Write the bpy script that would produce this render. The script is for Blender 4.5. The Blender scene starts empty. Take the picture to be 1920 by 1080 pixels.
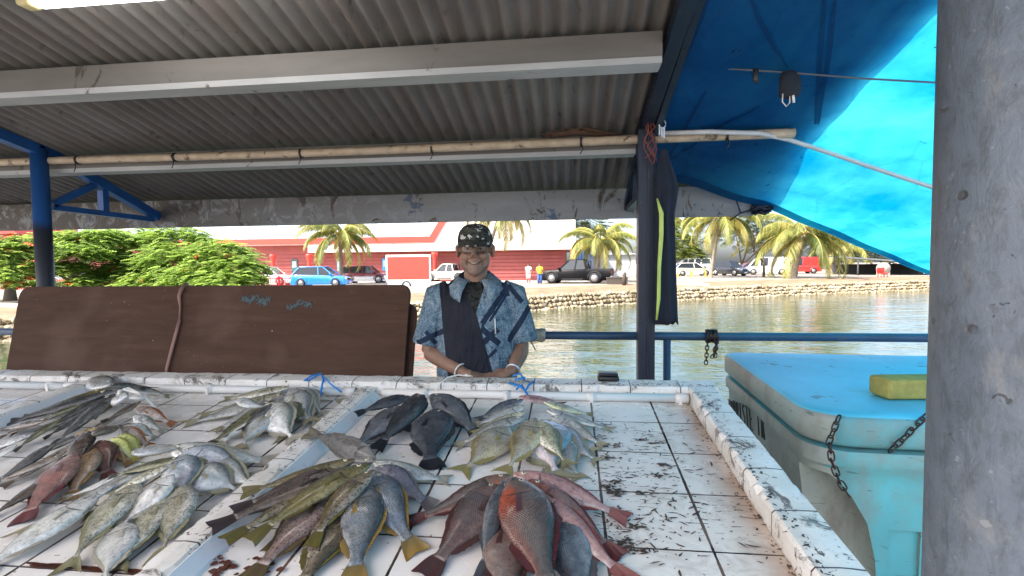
import bpy, bmesh, math, random
from mathutils import Vector, Matrix
V = Vector
rnd = random.Random(7)
SC = bpy.context.scene
COL = SC.collection
PI = math.pi
# ------------------------------------------------------------------ camera model
F, CX, CY = 950.0, 960.0, 540.0
CAMZ = 1.55
RM = (Matrix.Rotation(math.radians(6.6), 3, 'Z') @ Matrix.Rotation(PI/2+math.radians(-2.7), 3, 'X')
      @ Matrix.Rotation(math.radians(-0.57), 3, 'Z'))
CAMP = V((0, 0, CAMZ))
def ray(px, py): return RM @ V(((px-CX)/F, -(py-CY)/F, -1))
def at(px, py, y):
    d = ray(px, py); return CAMP + d*(y/d.y)
def ong(px, py, z=-0.1):
    d = ray(px, py); return CAMP + d*((z-CAMZ)/d.z)
TS = 0.098                       # slope of the display table
TN = V((0, -TS, 1)).normalized()
def tz(y): return 0.97 + TS*(y-2.15)
def ont(px, py, h=0.0):
    d = ray(px, py); p0 = V((0, 2.15, 0.97+h)); n = V((0, -TS, 1))
    return CAMP + d*((p0-CAMP).dot(n)/d.dot(n))
# ------------------------------------------------------------------ mesh builder
class MB:
    def __init__(s): s.v=[]; s.f=[]; s.m=[]; s.sm=[]; s.uv=None
    def add(s, vs, fs, mi=0, smooth=False):
        o=len(s.v); s.v += [V(p) for p in vs]
        for f in fs: s.f.append([o+i for i in f]); s.m.append(mi); s.sm.append(smooth)
        return o
    def box(s, lo, hi, mi=0, M=None):
        (x0,y0,z0),(x1,y1,z1)=lo,hi
        vs=[V(p) for p in ((x0,y0,z0),(x1,y0,z0),(x1,y1,z0),(x0,y1,z0),(x0,y0,z1),(x1,y0,z1),(x1,y1,z1),(x0,y1,z1))]
        if M is not None: vs=[M@p for p in vs]
        s.add(vs,[(0,3,2,1),(4,5,6,7),(0,1,5,4),(1,2,6,5),(2,3,7,6),(3,0,4,7)],mi)
    def rbox(s, lo, hi, r, mi=0, M=None, seg=2):
        bm=bmesh.new(); bmesh.ops.create_cube(bm,size=1)
        for v in bm.verts:
            v.co=V([(lo[i]+hi[i])/2+v.co[i]*(hi[i]-lo[i]) for i in range(3)])
        bmesh.ops.bevel(bm,geom=bm.edges[:],offset=r,segments=seg,profile=.5,affect='EDGES')
        s.bm(bm,mi,M,True); bm.free()
    def bm(s, bm, mi=0, M=None, smooth=False):
        bm.verts.index_update()
        s.add([(M@v.co if M is not None else v.co.copy()) for v in bm.verts],[[v.index for v in f.verts] for f in bm.faces],mi,smooth)
    def tube(s, pts, r, n=8, mi=0, cap=True, smooth=True, flat=1.0, up=None):
        pts=[V(p) for p in pts]; k=len(pts)
        rs=[r]*k if not hasattr(r,'__len__') else r
        vs=[];fs=[];pu=None
        for i,p in enumerate(pts):
            t=(pts[min(i+1,k-1)]-pts[max(i-1,0)]).normalized()
            if pu is None:
                a=V(up) if up is not None else (V((0,0,1)) if abs(t.z)<.9 else V((1,0,0)))
            else: a=pu
            u=(a-t*a.dot(t)).normalized(); pu=u; w=t.cross(u)
            for j in range(n):
                an=2*PI*j/n+PI/n
                vs.append(p+u*(math.cos(an)*rs[i]*flat)+w*(math.sin(an)*rs[i]))
        for i in range(k-1):
            for j in range(n):
                fs.append((i*n+j,i*n+(j+1)%n,(i+1)*n+(j+1)%n,(i+1)*n+j))
        if cap: fs.append(tuple(range(n))[::-1]); fs.append(tuple(range((k-1)*n,k*n)))
        s.add(vs,fs,mi,smooth)
    def beam(s, a, b, w, h, mi=0, up=(0,0,1)):
        a=V(a);b=V(b);t=(b-a).normalized();u=V(up);u=(u-t*u.dot(t)).normalized();c=t.cross(u)
        vs=[]
        for p in (a,b):
            for (i,j) in ((-1,-1),(1,-1),(1,1),(-1,1)): vs.append(p+c*(i*w/2)+u*(j*h/2))
        s.add(vs,[(0,1,2,3),(7,6,5,4),(0,4,5,1),(1,5,6,2),(2,6,7,3),(3,7,4,0)],mi)
    def loft(s, rings, mi=0, cap=True, smooth=True, closed=True):
        n=len(rings[0]);vs=[p for r in rings for p in r];fs=[]
        for i in range(len(rings)-1):
            for j in range(n if closed else n-1):
                fs.append((i*n+j,i*n+(j+1)%n,(i+1)*n+(j+1)%n,(i+1)*n+j))
        if cap and closed: fs.append(tuple(range(n))[::-1]); fs.append(tuple(range((len(rings)-1)*n,len(rings)*n)))
        return s.add(vs,fs,mi,smooth)
    def prism(s, poly, a, b, mi=0, axis=1):
        # polygon (two coords) extruded along axis from a to b
        def P(p,t):
            if axis==1: return (p[0],t,p[1])
            if axis==0: return (t,p[0],p[1])
            return (p[0],p[1],t)
        n=len(poly); vs=[P(p,a) for p in poly]+[P(p,b) for p in poly]
        s.add(vs,[tuple(range(n)),tuple(range(n,2*n))[::-1]]+[(i,i+n,(i+1)%n+n,(i+1)%n) for i in range(n)],mi)
    def sphere(s, c, r, mi=0, seg=12, rings=8, M=None):
        bm=bmesh.new(); bmesh.ops.create_uvsphere(bm,u_segments=seg,v_segments=rings,radius=1)
        rr=V(r) if hasattr(r,'__len__') else V((r,r,r))
        for v in bm.verts:
            q=V((v.co.x*rr.x,v.co.y*rr.y,v.co.z*rr.z))
            v.co=(M@q if M is not None else q)+V(c)
        s.bm(bm,mi,None,True); bm.free()
    def cyl(s,a,b,r,n=12,mi=0,r2=None): s.tube([a,b],[r,r if r2 is None else r2],n,mi,True,True)
    def build(s, name, mats, parent=None, origin=None, fixn=True):
        me=bpy.data.meshes.new(name)
        o0=V(origin) if origin is not None else V((0,0,0))
        me.from_pydata([tuple(p-o0) for p in s.v],[],s.f)
        mats=mats if isinstance(mats,(list,tuple)) else [mats]
        for m in mats: me.materials.append(m)
        me.polygons.foreach_set('material_index',s.m); me.polygons.foreach_set('use_smooth',s.sm)
        if s.uv is not None:
            l=me.uv_layers.new(name='UVMap')
            for lp in me.loops: l.data[lp.index].uv=s.uv[lp.vertex_index]
        if fixn:
            bm=bmesh.new();bm.from_mesh(me);bmesh.ops.recalc_face_normals(bm,faces=bm.faces);bm.to_mesh(me);bm.free()
        me.update()
        ob=bpy.data.objects.new(name,me); COL.objects.link(ob)
        if parent is not None: ob.parent=parent
        ob.location=o0
        return ob
def tag(o,label=None,cat=None,group=None,kind=None):
    if label: o['label']=label
    if cat: o['category']=cat
    if group: o['group']=group
    if kind: o['kind']=kind
    return o
def thing(name,loc,label,cat,group=None,rz=0):
    o=bpy.data.objects.new(name,None);COL.objects.link(o);o.location=loc;o.rotation_euler=(0,0,rz);o.empty_display_size=.1
    return tag(o,label,cat,group)
def struct(o): o['kind']='structure'; return o
def copy_tree(o,parent=None):
    c=o.copy();COL.objects.link(c);c.parent=parent
    for ch in list(o.children): copy_tree(ch,c)
    return c
def remesh(ob,vox,smooth=2):
    m=ob.modifiers.new('r','REMESH');m.mode='VOXEL';m.voxel_size=vox;m.use_smooth_shade=True
    if smooth:
        s=ob.modifiers.new('s','SMOOTH');s.iterations=smooth;s.factor=.5
    dg=bpy.context.evaluated_depsgraph_get();dg.update()
    me=bpy.data.meshes.new_from_object(ob.evaluated_get(dg))
    old=ob.data;mats=list(old.materials);ob.modifiers.clear();ob.data=me
    if not me.materials:
        for x in mats: me.materials.append(x)
    for p in me.polygons: p.use_smooth=True
    return ob
def apply_mods(ob):
    dg=bpy.context.evaluated_depsgraph_get();dg.update()
    me=bpy.data.meshes.new_from_object(ob.evaluated_get(dg));ob.modifiers.clear();ob.data=me
    return ob
# ------------------------------------------------------------------ node helper
class NT:
    def __init__(s,name):
        s.mat=bpy.data.materials.new(name);s.mat.use_nodes=True;s.t=s.mat.node_tree;s.t.nodes.clear()
        s.out=s.n('ShaderNodeOutputMaterial')
    def n(s,ty,**kw):
        x=s.t.nodes.new(ty)
        for k,v in kw.items():
            if hasattr(x,k): setattr(x,k,v)
        return x
    def l(s,a,b): s.t.links.new(a,b)
    def setin(s,node,key,v):
        if v is None: return
        if isinstance(v,bpy.types.NodeSocket): s.l(v,node.inputs[key])
        else:
            if hasattr(v,'__len__') and len(v)==3 and node.inputs[key].type=='RGBA': v=(*v,1)
            node.inputs[key].default_value=v
    def co(s,kind='Object'): return s.n('ShaderNodeTexCoord').outputs[kind]
    def mapp(s,v,scale=(1,1,1),rot=(0,0,0),loc=(0,0,0)):
        m=s.n('ShaderNodeMapping');s.l(v,m.inputs[0]);m.inputs['Scale'].default_value=scale;m.inputs['Rotation'].default_value=rot;m.inputs['Location'].default_value=loc
        return m.outputs[0]
    def noise(s,v,scale,detail=4,rough=.55,dist=0):
        x=s.n('ShaderNodeTexNoise');s.l(v,x.inputs['Vector']);x.inputs['Scale'].default_value=scale;x.inputs['Detail'].default_value=detail;x.inputs['Roughness'].default_value=rough;x.inputs['Distortion'].default_value=dist
        return x.outputs[0]
    def vor(s,v,scale,feature='F1',rand=1.0,out=0):
        x=s.n('ShaderNodeTexVoronoi');x.feature=feature;s.l(v,x.inputs['Vector']);x.inputs['Scale'].default_value=scale;x.inputs['Randomness'].default_value=rand
        return x.outputs[out]
    def wave(s,v,scale,dist=0,det=2,dscale=1,axis='X',kind='BANDS'):
        x=s.n('ShaderNodeTexWave');x.wave_type=kind;x.bands_direction=axis
        s.l(v,x.inputs['Vector']);x.inputs['Scale'].default_value=scale;x.inputs['Distortion'].default_value=dist;x.inputs['Detail'].default_value=det;x.inputs['Detail Scale'].default_value=dscale
        return x.outputs[1]
    def ramp(s,f,*stops,mode='LINEAR'):
        r=s.n('ShaderNodeValToRGB');r.color_ramp.interpolation=mode;s.l(f,r.inputs[0]);e=r.color_ramp.elements
        while len(e)<len(stops): e.new(.5)
        for i,(p,c) in enumerate(stops):
            e[i].position=p; e[i].color=(c,c,c,1) if not hasattr(c,'__len__') else (*c,1)
        return r.outputs[0]
    def math(s,op,a,b=None,c=None,clamp=False):
        x=s.n('ShaderNodeMath');x.operation=op;x.use_clamp=clamp
        for i,v in enumerate((a,b,c)):
            if v is None: continue
            if isinstance(v,(int,float)): x.inputs[i].default_value=v
            else: s.l(v,x.inputs[i])
        return x.outputs[0]
    def mix(s,f,a,b,blend='MIX'):
        x=s.n('ShaderNodeMix');x.data_type='RGBA';x.blend_type=blend
        s.setin(x,0,f)
        for k,v in ((6,a),(7,b)):
            if isinstance(v,bpy.types.NodeSocket): s.l(v,x.inputs[k])
            else: x.inputs[k].default_value=(*v,1) if len(v)==3 else v
        return x.outputs[2]
    def sep(s,v):
        x=s.n('ShaderNodeSeparateXYZ');s.l(v,x.inputs[0]);return x.outputs
    def bump(s,h,strength=.3,dist=.01):
        b=s.n('ShaderNodeBump');s.l(h,b.inputs['Height']);b.inputs['Strength'].default_value=strength;b.inputs['Distance'].default_value=dist
        return b.outputs[0]
    def pbsdf(s,col,rough=.6,metal=0,normal=None,spec=None,coat=None,emis=None,estr=0,trans=None,alpha=None,sss=None):
        p=s.n('ShaderNodeBsdfPrincipled')
        s.setin(p,'Base Color',col);s.setin(p,'Roughness',rough);s.setin(p,'Metallic',metal)
        if normal is not None: s.l(normal,p.inputs['Normal'])
        if spec is not None: s.setin(p,'Specular IOR Level',spec)
        if coat is not None: s.setin(p,'Coat Weight',coat);p.inputs['Coat Roughness'].default_value=.12
        if emis is not None: s.setin(p,'Emission Color',emis);p.inputs['Emission Strength'].default_value=estr
        if trans is not None: s.setin(p,'Transmission Weight',trans)
        if alpha is not None: s.setin(p,'Alpha',alpha)
        if sss is not None: p.inputs['Subsurface Weight'].default_value=sss;p.inputs['Subsurface Radius'].default_value=(.02,.008,.004);p.inputs['Subsurface Scale'].default_value=.3
        s.l(p.outputs[0],s.out.inputs[0]);s.p=p
        return s.mat
_MC={}
def simple(name,col,rough=.6,metal=0,var=.15,scale=8,bump=.1,bdist=.003,dirt=None,dirt_amt=.55,dscale=5,coat=None,spec=None):
    """painted / plain surface with broad tonal variation, optional patches of dirt and fine bump"""
    if name in _MC: return _MC[name]
    t=NT(name);c=t.co()
    n1=t.noise(c,scale,5,.6)
    a=tuple(x*(1-var) for x in col);b=tuple(min(1,x*(1+var)) for x in col)
    cc=t.ramp(n1,(.3,a),(.7,b))
    if dirt is not None:
        n2=t.noise(c,dscale,8,.7,.3)
        cc=t.mix(t.ramp(n2,(dirt_amt,0),(min(.99,dirt_amt+.08),1)),cc,dirt)
    nb=t.noise(c,scale*9,3,.6)
    _MC[name]=t.pbsdf(cc,t.ramp(n1,(.2,max(.02,rough-.08)),(.8,min(1,rough+.08))),metal,t.bump(nb,bump,bdist) if bump else None,spec,coat)
    return _MC[name]
# ================================================================== materials of the stall
def m_roof():
    t=NT('weathered_roof_sheet');c=t.co()
    n=t.noise(c,1.3,6,.65);s=t.noise(t.mapp(c,(6,.5,1)),2.0,5,.65)
    base=t.ramp(n,(.3,(.118,.112,.107)),(.7,(.22,.212,.206)))
    base=t.mix(t.ramp(s,(.42,0),(.70,.75)),base,(.14,.108,.095))
    sp=t.noise(t.mapp(c,(3,1.2,1)),5,8,.75,.6)
    base=t.mix(t.ramp(sp,(.585,0),(.67,.85)),base,(.04,.034,.03))
    lap=t.sep(c)[1]
    return t.pbsdf(base,.62,.15,t.bump(t.noise(c,60,3),.15,.002))
def m_beam(name,base,grime,amt,blue=False):
    t=NT(name);c=t.co()
    cc=t.ramp(t.noise(t.mapp(c,(.6,3,3)),3,6,.65),(.25,tuple(x*.75 for x in base)),(.75,tuple(min(1,x*1.15) for x in base)))
    cc=t.mix(t.ramp(t.noise(t.mapp(c,(1,1,.55)),7,9,.72,.8),(amt,0),(amt+.05,1)),cc,grime)
    if blue:
        cc=t.mix(t.ramp(t.noise(t.mapp(c,(1.2,1,1.6)),4.5,5,.6,.2),(.63,0),(.66,.9)),cc,(.035,.075,.16))
        x=t.sep(c)[0]
        g=t.math('MULTIPLY',t.ramp(t.math('MULTIPLY_ADD',x,.25,1.05,clamp=True),(.15,1),(.9,0)),t.ramp(t.noise(c,6,8,.75,.9),(.42,0),(.5,1)))
        cc=t.mix(g,cc,(.055,.045,.04))
    return t.pbsdf(cc,.55,0,t.bump(t.noise(c,40,4),.2,.003))
def m_tile(name,W=.2455,ox=.083,oy=1.93,scr=True):
    t=NT(name);c=t.co();x,y,z=t.sep(c)
    def line(v,o,wd):
        f=t.math('FRACT',t.math('MULTIPLY',t.math('SUBTRACT',v,o-20*W),1/W))
        d=t.math('MULTIPLY',t.math('MINIMUM',f,t.math('SUBTRACT',1.0,f)),W)
        wob=t.math('MULTIPLY',t.noise(c,14,4,.7),wd*1.1)
        return t.math('LESS_THAN',d,t.math('ADD',wob,wd*.1))
    gx=line(x,ox,.0058);gy=line(y,oy,.0042)
    n=t.noise(c,2.2,6,.6)
    # every tile a slightly different white
    cell=t.n('ShaderNodeTexWhiteNoise');cell.noise_dimensions='2D'
    cx=t.n('ShaderNodeCombineXYZ')
    t.l(t.math('FLOOR',t.math('MULTIPLY',t.math('SUBTRACT',x,ox-20*W),1/W)),cx.inputs[0])
    t.l(t.math('FLOOR',t.math('MULTIPLY',t.math('SUBTRACT',y,oy-20*W),1/W)),cx.inputs[1]);t.l(cx.outputs[0],cell.inputs['Vector'])
    base=t.ramp(n,(.3,(.80,.76,.70)),(.65,(.90,.88,.85)))
    base=t.mix(t.math('MULTIPLY',cell.outputs[0],.16),base,(.55,.5,.44))
    # slime and brownish rinse marks
    base=t.mix(t.ramp(t.noise(c,4,8,.72,.8),(.52,0),(.76,.45)),base,(.50,.40,.30))
    if scr:
        m=t.math('MULTIPLY',t.ramp(x,(.0,0),(.0,0)),0)
        msk=t.math('MULTIPLY',t.math('GREATER_THAN',x,.0),t.ramp(t.noise(c,3.2,3,.5),(.40,0),(.56,1)))
        tot=None
        for i,(rz,sc,th) in enumerate(((.5,17,.665),(-.35,20,.665),(1.3,16,.675))):
            w=t.noise(t.mapp(c,(1,5.5,1),(0,0,rz),(i*3.1,0,0)),sc,3,.55,.7)
            k=t.ramp(w,(th,0),(th+.012,1));tot=k if tot is None else t.math('MAXIMUM',tot,k)
        sp=t.ramp(t.noise(c,70,2,.5),(.70,0),(.72,1))
        tot=t.math('MULTIPLY',t.math('MAXIMUM',tot,t.math('MULTIPLY',sp,.9)),msk)
        tot2=t.math('MULTIPLY',t.ramp(t.noise(c,48,3,.6),(.695,0),(.71,1)),.8)
        base=t.mix(t.math('MULTIPLY',t.ramp(t.noise(t.mapp(c,(1,1.8,1),(0,0,.4)),6,7,.7,.8),(.52,0),(.72,.55)),t.math('GREATER_THAN',x,.02)),base,(.30,.215,.165))
        base=t.mix(t.math('MAXIMUM',tot,tot2),base,(.075,.048,.038))
        # brown stain along the right hand rim
        st=t.math('MULTIPLY',t.math('SUBTRACT',x,.37),8.5,clamp=True)
        base=t.mix(t.math('MULTIPLY',st,t.ramp(t.noise(c,6,5,.6),(.3,.35),(.6,.95))),base,(.38,.25,.16))
    else:
        base=t.mix(t.ramp(t.noise(c,55,3,.6),(.69,0),(.71,.8)),base,(.06,.04,.03))
    g=t.math('MAXIMUM',gx,gy)
    base=t.mix(g,base,t.ramp(t.noise(c,9,3),(.4,(.03,.025,.022)),(.6,(.16,.11,.085))))
    t.pbsdf(base,t.ramp(t.noise(c,3.3,5,.6,.4),(.38,.07),(.6,.34)),0,t.bump(t.math('SUBTRACT',t.math('MULTIPLY',t.noise(c,8,4),.3),g),.35,.004),.5)
    return t.mat
def m_rim():
    t=NT('chipped_rim_tile');c=t.co();x,y,z=t.sep(c)
    base=t.ramp(t.noise(c,6,6,.65),(.3,(.68,.63,.55)),(.65,(.87,.85,.82)))
    base=t.mix(t.ramp(t.noise(c,9,9,.75,.7),(.56,0),(.62,.9)),base,(.10,.075,.06))
    base=t.mix(t.ramp(t.noise(c,26,6,.75,1.5),(.60,0),(.64,1)),base,(.035,.028,.025))
    gap=None
    for v in (x,y):
        f=t.math('FRACT',t.math('ADD',t.math('MULTIPLY',v,1/.205),20.78))
        k=t.math('LESS_THAN',t.math('MINIMUM',f,t.math('SUBTRACT',1.0,f)),.011)
        gap=k if gap is None else t.math('MAXIMUM',gap,k)
    base=t.mix(gap,base,(.05,.04,.035))
    return t.pbsdf(base,.4,0,t.bump(t.noise(c,30,6,.7),.5,.004))
def m_steel_blue(name,col,worn=(.05,.05,.055)):
    t=NT(name);c=t.co()
    cc=t.ramp(t.noise(c,6,5,.6),(.3,tuple(v*.75 for v in col)),(.7,tuple(v*1.2 for v in col)))
    cc=t.mix(t.ramp(t.noise(c,18,8,.75,.5),(.60,0),(.66,.85)),cc,worn)
    cc=t.mix(t.ramp(t.noise(c,55,4,.7),(.70,0),(.73,.6)),cc,(.4,.4,.4))
    return t.pbsdf(cc,.42,.1,t.bump(t.noise(c,50,5,.7),.25,.003))
def m_column():
    t=NT('pitted_column_paint');c=t.co()
    cc=t.ramp(t.noise(c,5,6,.65),(.3,(.066,.088,.118)),(.7,(.122,.146,.182)))
    cc=t.mix(t.ramp(t.noise(t.mapp(c,(1,1,.45)),48,6,.8,.35),(.38,.55),(.54,0)),cc,(.040,.045,.053))
    cc=t.mix(t.ramp(t.noise(t.mapp(c,(1,1,.6)),16,7,.75,.3),(.56,0),(.70,.5)),cc,(.20,.205,.21))
    chip=t.ramp(t.noise(c,26,6,.7,1.2),(.645,0),(.67,1))
    chip2=t.ramp(t.vor(t.mapp(c,(1,1,1.3)),19,'F1'),(.10,1),(.17,0))
    chip2=t.math('MULTIPLY',chip2,t.ramp(t.noise(c,7,2),(.50,0),(.56,1)))
    k=t.math('MAXIMUM',chip,chip2)
    cc=t.mix(t.math('MULTIPLY',k,.8),cc,(.05,.045,.045))
    cc=t.mix(t.ramp(t.noise(c,60,3),(.68,0),(.72,.2)),cc,(.45,.44,.43))
    h=t.math('SUBTRACT',t.math('ADD',t.math('MULTIPLY',t.noise(t.mapp(c,(1,1,.5)),45,6,.7,.6),.8),t.math('MULTIPLY',t.noise(c,12,3),.7)),t.math('MULTIPLY',k,1.0))
    return t.pbsdf(cc,.5,.0,t.bump(h,.6,.006))
def m_board():
    t=NT('dark_plywood');c=t.co()
    cc=t.ramp(t.noise(t.mapp(c,(1,4,6)),2.5,7,.65,.4),(.25,(.055,.027,.017)),(.55,(.078,.041,.028)),(.8,(.112,.064,.045)))
    cc=t.mix(t.ramp(t.noise(c,2.1,3,.5),(.56,0),(.75,.5)),cc,(.17,.11,.085))
    cc=t.mix(t.ramp(t.noise(c,60,3,.5),(.745,0),(.76,.7)),cc,(.42,.38,.33))
    return t.pbsdf(cc,.75,0,t.bump(t.noise(t.mapp(c,(1,6,8)),14,6),.3,.003),.2)
def m_tarp(name,k=1.0):
    t=NT(name);c=t.co()
    n=t.noise(c,2.5,5,.6)
    d=t.ramp(n,(.3,(.0,.08*k,.33*k)),(.7,(.003,.13*k,.45*k)))
    tr=t.ramp(n,(.32,(.0,.34*k,.58*k)),(.66,(.07*k,.66*k,.74*k)))
    sp=t.ramp(t.noise(t.mapp(c,(1,1,1)),17,5,.65,1.0),(.675,0),(.695,1))
    m=t.math('MULTIPLY',sp,t.ramp(t.noise(c,1.4,2),(.42,0),(.55,1)))
    cr=t.vor(t.mapp(c,(1.6,1,1),(0,0,.5)),1.7,'DISTANCE_TO_EDGE',1.0);cr=t.math('MULTIPLY',t.ramp(cr,(.004,1),(.022,0)),.14)  # thin dark lines: crease shade put into the colour, bump alone stays weak
    d=t.mix(cr,d,(.0,.02,.08));tr=t.mix(cr,tr,(.0,.10,.26))
    d=t.mix(m,d,(.0,.015,.04));tr=t.mix(m,tr,(.0,.03,.06))
    wv=t.math('ADD',t.wave(c,260,0,0,1,'X'),t.wave(c,260,0,0,1,'Y'))
    hb=t.bump(t.math('ADD',t.math('MULTIPLY',wv,.05),t.noise(c,5,6,.65)),.35,.02)
    a=t.n('ShaderNodeBsdfDiffuse');b=t.n('ShaderNodeBsdfTranslucent');g=t.n('ShaderNodeBsdfGlossy');g.inputs['Roughness'].default_value=.35
    g.inputs['Color'].default_value=(.5,.7,1,1)
    t.l(d,a.inputs[0]);t.l(tr,b.inputs[0])
    for q in (a,b,g): t.l(hb,q.inputs['Normal'])
    mx=t.n('ShaderNodeMixShader');mx.inputs[0].default_value=.62;t.l(a.outputs[0],mx.inputs[1]);t.l(b.outputs[0],mx.inputs[2])
    m2=t.n('ShaderNodeMixShader');m2.inputs[0].default_value=.05;t.l(mx.outputs[0],m2.inputs[1]);t.l(g.outputs[0],m2.inputs[2])
    t.l(m2.outputs[0],t.out.inputs[0]);return t.mat
def m_cooler(name,col,grime,ga):
    t=NT(name);c=t.co()
    cc=t.ramp(t.noise(c,3,5,.6),(.3,tuple(v*.85 for v in col)),(.7,tuple(min(1,v*1.12) for v in col)))
    cc=t.mix(t.ramp(t.noise(t.mapp(c,(1,1,.6)),3.4,8,.7,.4),(ga,0),(ga+.16,.8)),cc,grime)
    for r in (.2,-.5,1.2):
        s=t.noise(t.mapp(c,(1,1,7),(r,r*.7,r)),9,3,.6,.4)
        cc=t.mix(t.ramp(s,(.69,0),(.70,.6)),cc,(.03,.07,.09))
    return t.pbsdf(cc,.45,0,t.bump(t.noise(c,22,6,.7),.25,.004))
M_ROOF=m_roof();M_PUR=m_beam('grey_purlin_paint',(.135,.128,.122),(.05,.042,.038),.60)
M_EAVE=m_beam('peeling_eave_paint',(.22,.235,.255),(.045,.032,.026),.56,True)
M_TILE=m_tile('white_table_tile');M_TILE2=m_tile('white_table_tile_stained',.2455,-.05,1.99,False);M_RIM=m_rim()
M_NAVY=m_steel_blue('navy_steel_paint',(.008,.016,.036));M_BLUE=m_steel_blue('blue_steel_paint',(.012,.085,.30))
M_RAILP=m_steel_blue('rail_blue_paint',(.035,.075,.14),(.10,.10,.10));M_COLUMN=m_column();M_BOARD=m_board()
M_TARP=m_tarp('blue_tarp');M_HEM=m_tarp('blue_tarp_hem',.6)
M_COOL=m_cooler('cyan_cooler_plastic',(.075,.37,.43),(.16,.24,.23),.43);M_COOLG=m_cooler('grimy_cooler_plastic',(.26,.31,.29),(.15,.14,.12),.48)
M_LID=m_cooler('cyan_lid_plastic',(.10,.50,.70),(.12,.38,.48),.56)
M_PVC=simple('white_pvc',(.72,.71,.68),.35,0,.08,5,.05,.002,(.30,.22,.15),.62,6)
M_CHAIN=simple('dark_rusty_chain',(.045,.035,.035),.45,.7,.3,30)
M_BLACK=simple('black_plastic',(.012,.012,.015),.35,0,.2,8,.05)
M_CORD_BLUE=simple('blue_twine',(.02,.22,.62),.6);M_CORD_WHITE=simple('white_cord',(.75,.74,.70),.7)
M_CONC=simple('market_concrete',(.34,.32,.29),.8,0,.15,3,.3,.006,(.20,.18,.16),.58,2)
M_BAMB=simple('pale_bamboo',(.43,.345,.255),.6,0,.24,14,.4,.004,(.09,.06,.04),.58,13)
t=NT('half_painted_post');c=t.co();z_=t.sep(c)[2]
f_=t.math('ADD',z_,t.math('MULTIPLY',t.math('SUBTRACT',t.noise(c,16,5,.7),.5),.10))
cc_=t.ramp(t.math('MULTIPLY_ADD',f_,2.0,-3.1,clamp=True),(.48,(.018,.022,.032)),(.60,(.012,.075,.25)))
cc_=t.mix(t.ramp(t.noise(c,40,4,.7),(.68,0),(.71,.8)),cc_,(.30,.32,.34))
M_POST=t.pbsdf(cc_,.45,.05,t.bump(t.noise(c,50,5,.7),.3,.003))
# ================================================================== quay floor
b=MB();b.box((-45,-60,-.2),(45,3.95,0));struct(b.build('market_floor',M_CONC))
b=MB();b.box((-45,3.953,-1.9),(45,4.25,-.004));struct(b.build('quay_edge',M_CONC))
# ================================================================== shelter
def rz_(y): return 2.086+.24*(3.7-y)
sh=thing('market_shelter',(0,3.0,0),'open market shelter with grey corrugated roof, peeling eave beam and blue steel posts','shelter')
def part(mb,name,m): 
    o=mb.build(name,m,None);o.parent=sh;o.location=(0,-3.0,0);return o
b=MB();p=.076;n=8;xs=[-8+i*p/n for i in range(int(9.27/p*n)+1)];ys=[-.9,-.3,.8,1.45,2.1,2.5,2.9,3.3,3.87]
rows=[]
for y in ys: rows.append([V((x,y,rz_(y)+.020+.0165*math.sin(2*PI*x/p)+.004*math.sin(x*1.7+y*2))) for x in xs])
b.loft(rows,0,False,True,False)
part(b,'roof_sheet',M_ROOF)
M_FLG=m_beam('lit_flange_tone',(.36,.37,.385),(.10,.075,.06),.62)  # flange paler than the purlin: light on its underside put into the colour
for y,z0,z1,w in ((2.1,2.338,2.452,.06),(2.9,2.160,2.255,.055)):
    b=MB();b.box((-7.9,y-w/2,z0),(.36,y+w/2,z1));part(b,'purlin',M_PUR);b=MB();b.box((-7.9,y-w/2-.004,z0-.012),(.357,y+w/2+.03,z0-.0025));b.box((-7.9,y-w/2-.008,z0-.012),(.357,y-w/2-.0045,z0+.014));part(b,'purlin_flange',M_FLG)
for y in (1.2,.3,-.7):
    b=MB();b.box((-7.9,y-.03,rz_(y)-.13),(.36,y+.03,rz_(y)-.012));part(b,'purlin',M_PUR)
b=MB();b.box((-7.9,3.68,1.868),(1.25,3.73,2.076));b.tube([(1.25,3.70,1.90),(1.29,3.69,1.93),(1.33,3.68,1.955)],[.045,.03,.02],8);part(b,'eave_beam',M_EAVE)
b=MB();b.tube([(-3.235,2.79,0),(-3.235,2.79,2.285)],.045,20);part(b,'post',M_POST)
b=MB();b.box((.359,2.76,0),(.407,2.84,2.25));b.box((.409,2.765,0),(.447,2.835,2.24));b.box((.404,2.752,0),(.412,2.7595,2.24));part(b,'post',M_NAVY)
for X,m in ((-3.235,M_BLUE),(.405,M_NAVY)):
    w=.055
    b=MB();b.beam((X,-.85,rz_(-.85)-.165),(X,2.8,rz_(2.8)-.03),w,.06);part(b,'rafter',m)
    b=MB();b.beam((X,2.78,2.30),(X,3.675,1.95),w,.06);part(b,'cantilever_arm',m)
    b=MB();b.beam((X,2.85,1.935),(X,3.62,1.925),w*.8,.035);part(b,'tie_bar',m)
    b=MB();b.beam((X,2.85,1.95),(X,3.15,2.12),w*.8,.035);part(b,'brace',m)
    b=MB();b.beam((X,3.21,2.09),(X,3.21,1.945),w*.8,.045,up=(0,1,0));part(b,'strut',m)
# right hand gable rafter of the shelter carries the tarp edge
b=MB();b.beam((.452,-.85,rz_(-.85)-.045),(.452,3.3,rz_(3.3)-.045),.03,.07);part(b,'gable_rafter',M_NAVY)
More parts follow.
